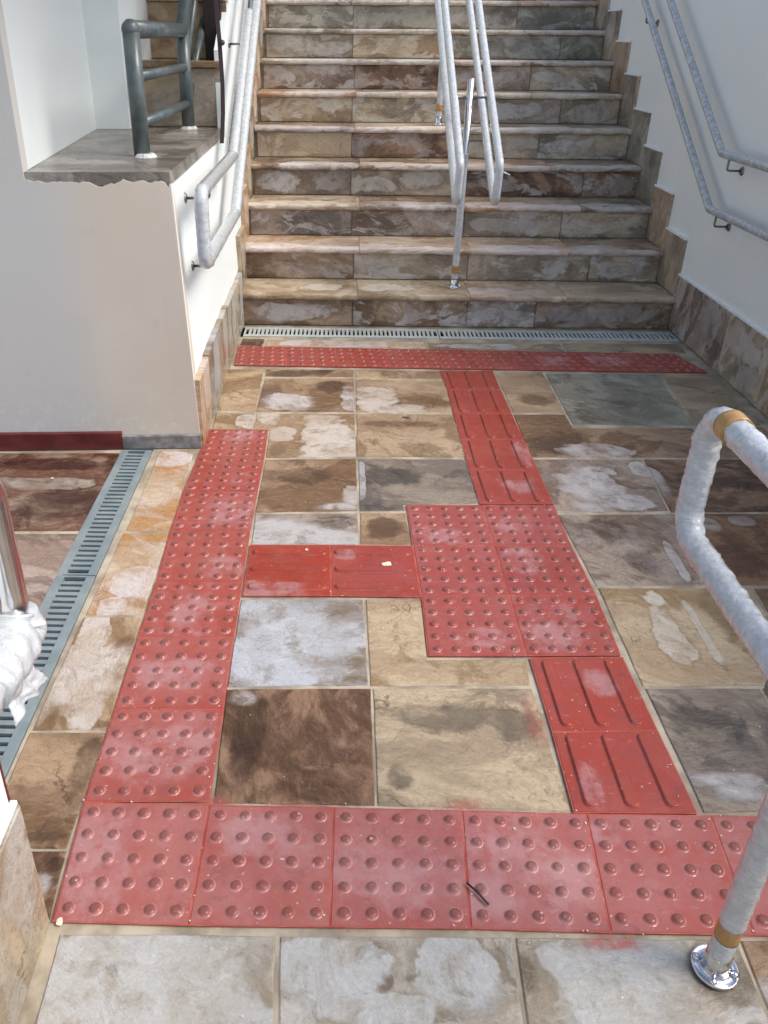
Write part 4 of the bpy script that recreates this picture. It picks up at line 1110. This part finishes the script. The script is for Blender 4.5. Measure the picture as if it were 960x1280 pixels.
for y in (-0.25, -1.4):
    for z in (0.93, 0.665): bracket(nr, 0.0, X2, y, z, 0.02)

# double rail dividing the stairs
def flange(par, x, y, z, r=0.046, screws=4, rot=0.3, k_=0.85):
    bm = bmesh.new()
    prof = [(0.0245, 0.048), (0.0262, 0.046), (0.0275, 0.020), (0.0300, 0.009), (0.0330, 0.0065), (r * 0.90, 0.0065), (r * 0.97, 0.0085), (r, 0.0070), (r, 0.0)]
    prof = [(a * k_, h_) for a, h_ in prof]
    rings = [[bm.verts.new((x + math.cos(2 * math.pi * k / 28) * a, y + math.sin(2 * math.pi * k / 28) * a, z + 0.0008 + h)) for k in range(28)] for a, h in prof]
    for a, b in zip(rings, rings[1:]):
        for k in range(28):
            f = bm.faces.new((a[k], a[(k + 1) % 28], b[(k + 1) % 28], b[k])); f.smooth = True
    bm.faces.new(rings[-1][::-1])
    f = from_bm('base_flange', bm, M['chrome']); local(f, par)
    for i in range(screws):
        a = rot + 2 * math.pi * i / screws
        b2 = bmesh.new(); bmesh.ops.create_uvsphere(b2, u_segments=12, v_segments=8, radius=0.0068)
        for v in b2.verts: v.co = Vector((v.co.x, v.co.y, v.co.z * 0.8)) + Vector((x + math.cos(a) * 0.0385 * k_, y + math.sin(a) * 0.0385 * k_, z + 0.0100))
        me = bpy.data.meshes.new('screw_head'); b2.to_mesh(me); b2.free()
        for p in me.polygons: p.use_smooth = True
        me.materials.append(M['chrome'])
        o = link('screw_head', me); o.parent = f
mr = thing('double_handrail', 'double sided handrail wrapped in white film running up the middle of the stairs', 'handrail', (1.16, 3.5, 0.181))
def yz(y, z0): return z0 + (y - 3.02) * SL
for x, nm in ((1.07, 0), (1.25, 1)):
    path = fillet([(x, 8.0, yz(8.0, 0.90)), (x, 3.0, 0.895), (x, 3.02, 0.70), (x, 8.0, yz(8.0, 0.70))], 0.035, 9)
    tube_obj('rail', path, 0.0165, M['chrome'], mr)
    wrap_obj(path, 0.0190, mr, 'wrap_thin', step=0.008, amp=0.0010, period=0.028, seg=18)
for i, (x, y) in enumerate([(1.16, 3.50), (1.145, 4.655), (1.15, 5.81), (1.15, 6.95)]):
    k = int((y - Y0 + 0.022) / GO) + 1; z = k * RISE
    tube_obj('post', [(x, y, z), (x, y, z + 1.045)], 0.0180, M['chrome'], mr, 20)
    wrap_obj([(x, y, z + 0.05), (x, y, z + 0.70)], 0.0188, mr, 'wrap_thin', step=0.01, amp=0.0012, seg=18)
    wrap_obj([(x, y, z + 0.085), (x, y, z + 0.125)], 0.0205, mr, 'tape', 'tape_band', amp=0.0003)
    flange(mr, x, y, z, 0.040)
    for z0 in (0.90, 0.70):
        for sx in (1.07, 1.25):
            zz = yz(y, z0) - 0.06
            tube_obj('bracket', fillet([(x, y, zz), (sx, y, zz), (sx, y, zz + 0.05)], 0.01, 4), 0.0052, M['bracket'], mr, 8)
# a loose tail of film on the right hand loop
bm = bmesh.new()
pts = [(1.262, 3.06, 0.86), (1.285, 3.05, 0.852), (1.310, 3.05, 0.842)]
add_tube(bm, pts, 0.004, 6, lambda s, a, p: 0.004 + 0.003 * noise.noise(p * 90))
local(from_bm('film_tail', bm, M['wrap_thin']), mr)

# foreground divider
fr_ = thing('double_handrail', 'double handrail thickly wrapped in white film in the right foreground with brown tape', 'handrail', (1.175, -0.06, 0))
XA, XB = 1.100, 1.262
for x in (XA, XB):
    path = fillet([(x, -1.6, 0.905), (x, 0.262, 0.905), (x, 0.262, 0.685), (x, -1.6, 0.685)], 0.052, 10)
    tube_obj('rail', path, 0.0178, M['chrome'], fr_, 20)
    wrap_obj(path, 0.0208, fr_, 'wrap', step=0.0045, amp=0.0016, period=0.045, seg=36, fringe=0.0032)
    t = [p for p in resample(path, 0.008) if p.z > 0.85 and 0.175 < p.y < 0.212]
    wrap_obj(t, 0.0243, fr_, 'tape', 'tape_band', step=0.01, amp=0.0004)
for y in (-0.062, -1.3):
    x = 1.176
    tube_obj('post', [(x, y, 0), (x, y, 0.93)], 0.0168, M['chrome'], fr_, 24)
    wrap_obj([(x, y, 0.036), (x, y, 0.093)], 0.0192, fr_, 'wrap_thin', amp=0.0008, step=0.006, seg=24)
    wrap_obj([(x, y, 0.130), (x, y, 0.92)], 0.0203, fr_, 'wrap', amp=0.0016, period=0.04, step=0.006, seg=28)
    wrap_obj([(x, y, 0.092), (x, y, 0.134)], 0.0198, fr_, 'tape', 'tape_band', amp=0.0003, step=0.01)
    flange(fr_, x, y, 0.0015, 0.048, 4, -0.5, 0.80)
    for zz in (0.85, 0.63):
        for sx in (XA, XB):
            tube_obj('bracket', fillet([(x, y, zz), (sx, y, zz), (sx, y, zz + 0.04)], 0.01, 4), 0.0055, M['bracket'], fr_, 8)

# ------------------------------------------------------------------ near left wall end
cw = thing('near_wall', 'end of a white wall with rough stone skirting at the lower left edge', 'wall', (0, -0.5, 0))
bm = bmesh.new(); add_box(bm, (-0.17, -4.0, -0.13), (-0.002, -0.012, 1.05)); local(from_bm('wall_body', bm, M['white_wall']), cw)
yl = [-0.004, -0.45, -0.9, -1.35, -1.8]
for i in range(4):
    o = slab('skirting_stone', [(yl[i + 1], 0.001), (yl[i], 0.001), (yl[i], 0.315), (yl[i + 1], 0.315)], 0.014, 0.0158, cw, 'x', inset=0.001, face=1, mat='wall_stone')
    set_pal(o, 'greytan' if i == 0 else 'brown', ang=60, dry=[(-0.06, .2, .05, .14, .8), (-.16, .1, .03, .2, .5)] if i == 0 else [], dark=[(-.25, .1, .1, .1, .6)])
bm = bmesh.new(); add_box(bm, (-0.002, -1.8, 0.3155), (0.010, -0.006, 0.325), 0.002); local(from_bm('plaster_bead', bm, M['filler']), cw)
bm = bmesh.new(); add_box(bm, (-0.172, -0.0115, 0.0), (-0.004, 0.000, 1.05), 0.002); local(from_bm('maroon_jamb', bm, M['maroon']), cw)

# ------------------------------------------------------------------ small litter on the floor
def chip(x, y, r, z, label, mat='chip', cat='stone chip', name='stone_chip', flat=0.45, sx=1.0):
    bm = bmesh.new(); bmesh.ops.create_icosphere(bm, subdivisions=2, radius=r)
    for v in bm.verts:
        d = v.co.copy(); v.co *= 1 + 0.5 * noise.noise(d / r * 1.3 + Vector((x * 9, y * 9, 0))); v.co.z *= flat; v.co.x *= sx
    me = bpy.data.meshes.new(name); bm.to_mesh(me); bm.free()
    o = link(name, me, M[mat], label=label, category=cat); o.location = (x, y, z + r * flat * 0.7)
chip(0.6739, 1.1093, 0.012, 0.004, 'cream chip lying on the right one of the two ribbed crossing tiles', sx=1.2)
chip(0.4301, 1.1792, 0.009, 0.004, 'small pale chip on the left one of the two ribbed crossing tiles', sx=1.3)
chip(0.030, -0.004, 0.007, 0.0, 'lump of cream mortar at the corner where wall and dotted tiles meet')
chip(0.8087, 2.1781, 0.009, 0.0, 'tiny dark leaf scrap on a tan slab below the stairs', 'twig', 'leaf', 'leaf_scrap', 0.15, 1.8)
chip(0.885, 0.205, 0.003, 0.004, 'tiny white pebble on the dotted tile beside the twig')
chip(-0.50, 1.62, 0.005, 0.0, 'tiny white pebble on the dark wet slab by the maroon baseboard')
bm = bmesh.new(); add_tube(bm, [(0.772, 0.082, 0.010), (0.790, 0.062, 0.011), (0.806, 0.040, 0.009)], 0.0022, 8, lambda s, a, p: 0.0022 + 0.0006 * noise.noise(p * 200))
from_bm('twig', bm, M['twig'], label='short dark twig lying on the dotted red tiles in the foreground', category='twig')

# grit and mortar crumbs too many to count
bm = bmesh.new()
rg = random.Random(3)
for i in range(420):
    if rg.random() < 0.5:
        x, y = rg.uniform(0.02, 2.3), rg.uniform(-0.25, 3.15)
    else:
        t = rg.choice(TILES)[1]; a = rg.randrange(4); f = rg.random()
        x = t[a][0] + (t[(a + 1) % 4][0] - t[a][0]) * f + rg.gauss(0, 0.006); y = t[a][1] + (t[(a + 1) % 4][1] - t[a][1]) * f + rg.gauss(0, 0.006)
    r = rg.uniform(0.0006, 0.0019)
    q = bmesh.ops.create_icosphere(bm, subdivisions=1, radius=r)
    for v in q['verts']:
        v.co = Vector((v.co.x * rg.uniform(.7, 1.4), v.co.y * rg.uniform(.7, 1.4), v.co.z * 0.6)) + Vector((x, y, 0.0042 + r * 0.4))
from_bm('grit', bm, M['chip'], kind='stuff', label='scattered pale grit and mortar crumbs on the floor', category='grit')

# red paint wiped over the stones next to the tiles
s = N('smeared_red_paint')
P = s.pos()
tc = s.t.nodes.new('ShaderNodeTexCoord').outputs['Object']
r = s.vec('LENGTH', tc)
d = s.math('ADD', r, s.math('MULTIPLY', s.math('SUBTRACT', s.noise(P, 28, 6, 0.65), 0.5), 1.5))
al = s.math('MULTIPLY', s.math('MULTIPLY', s.ramp(d, 1.05, 0.1), s.ramp(s.noise(P, 60, 5, 0.7), 0.38, 0.6, 0.35, 1.0)), s.math('MULTIPLY', s.attr('strength').outputs['Fac'], 0.75))
M['smear'] = s.out((0.50, 0.13, 0.10), 0.5, None, None, Alpha=al)
SMEARS = [(1.014, -0.022, 0.071, 0.02, 0.9), (0.787, 0.259, 0.063, 0.026, 0.7), (0.269, 0.256, 0.057, 0.024, 0.8), (0.459, 0.252, 0.1, 0.012, 0.4), (0.987, 0.49, 0.03, 0.104, 0.5), (0.75, 0.956, 0.068, 0.03, 0.5), (0.555, -0.007, 0.043, 0.01, 0.5), (1.27, 0.001, 0.057, 0.012, 0.6)]
for i, (x, y, rx, ry, st) in enumerate(SMEARS):
    bm = bmesh.new(); bmesh.ops.create_grid(bm, x_segments=4, y_segments=4, size=1.3)
    o = from_bm('paint_smear', bm, M['smear'], floor)
    o.location = (x, y, 0.0022 + 0.0001 * i); o.scale = (rx, ry, 1); o['strength'] = st
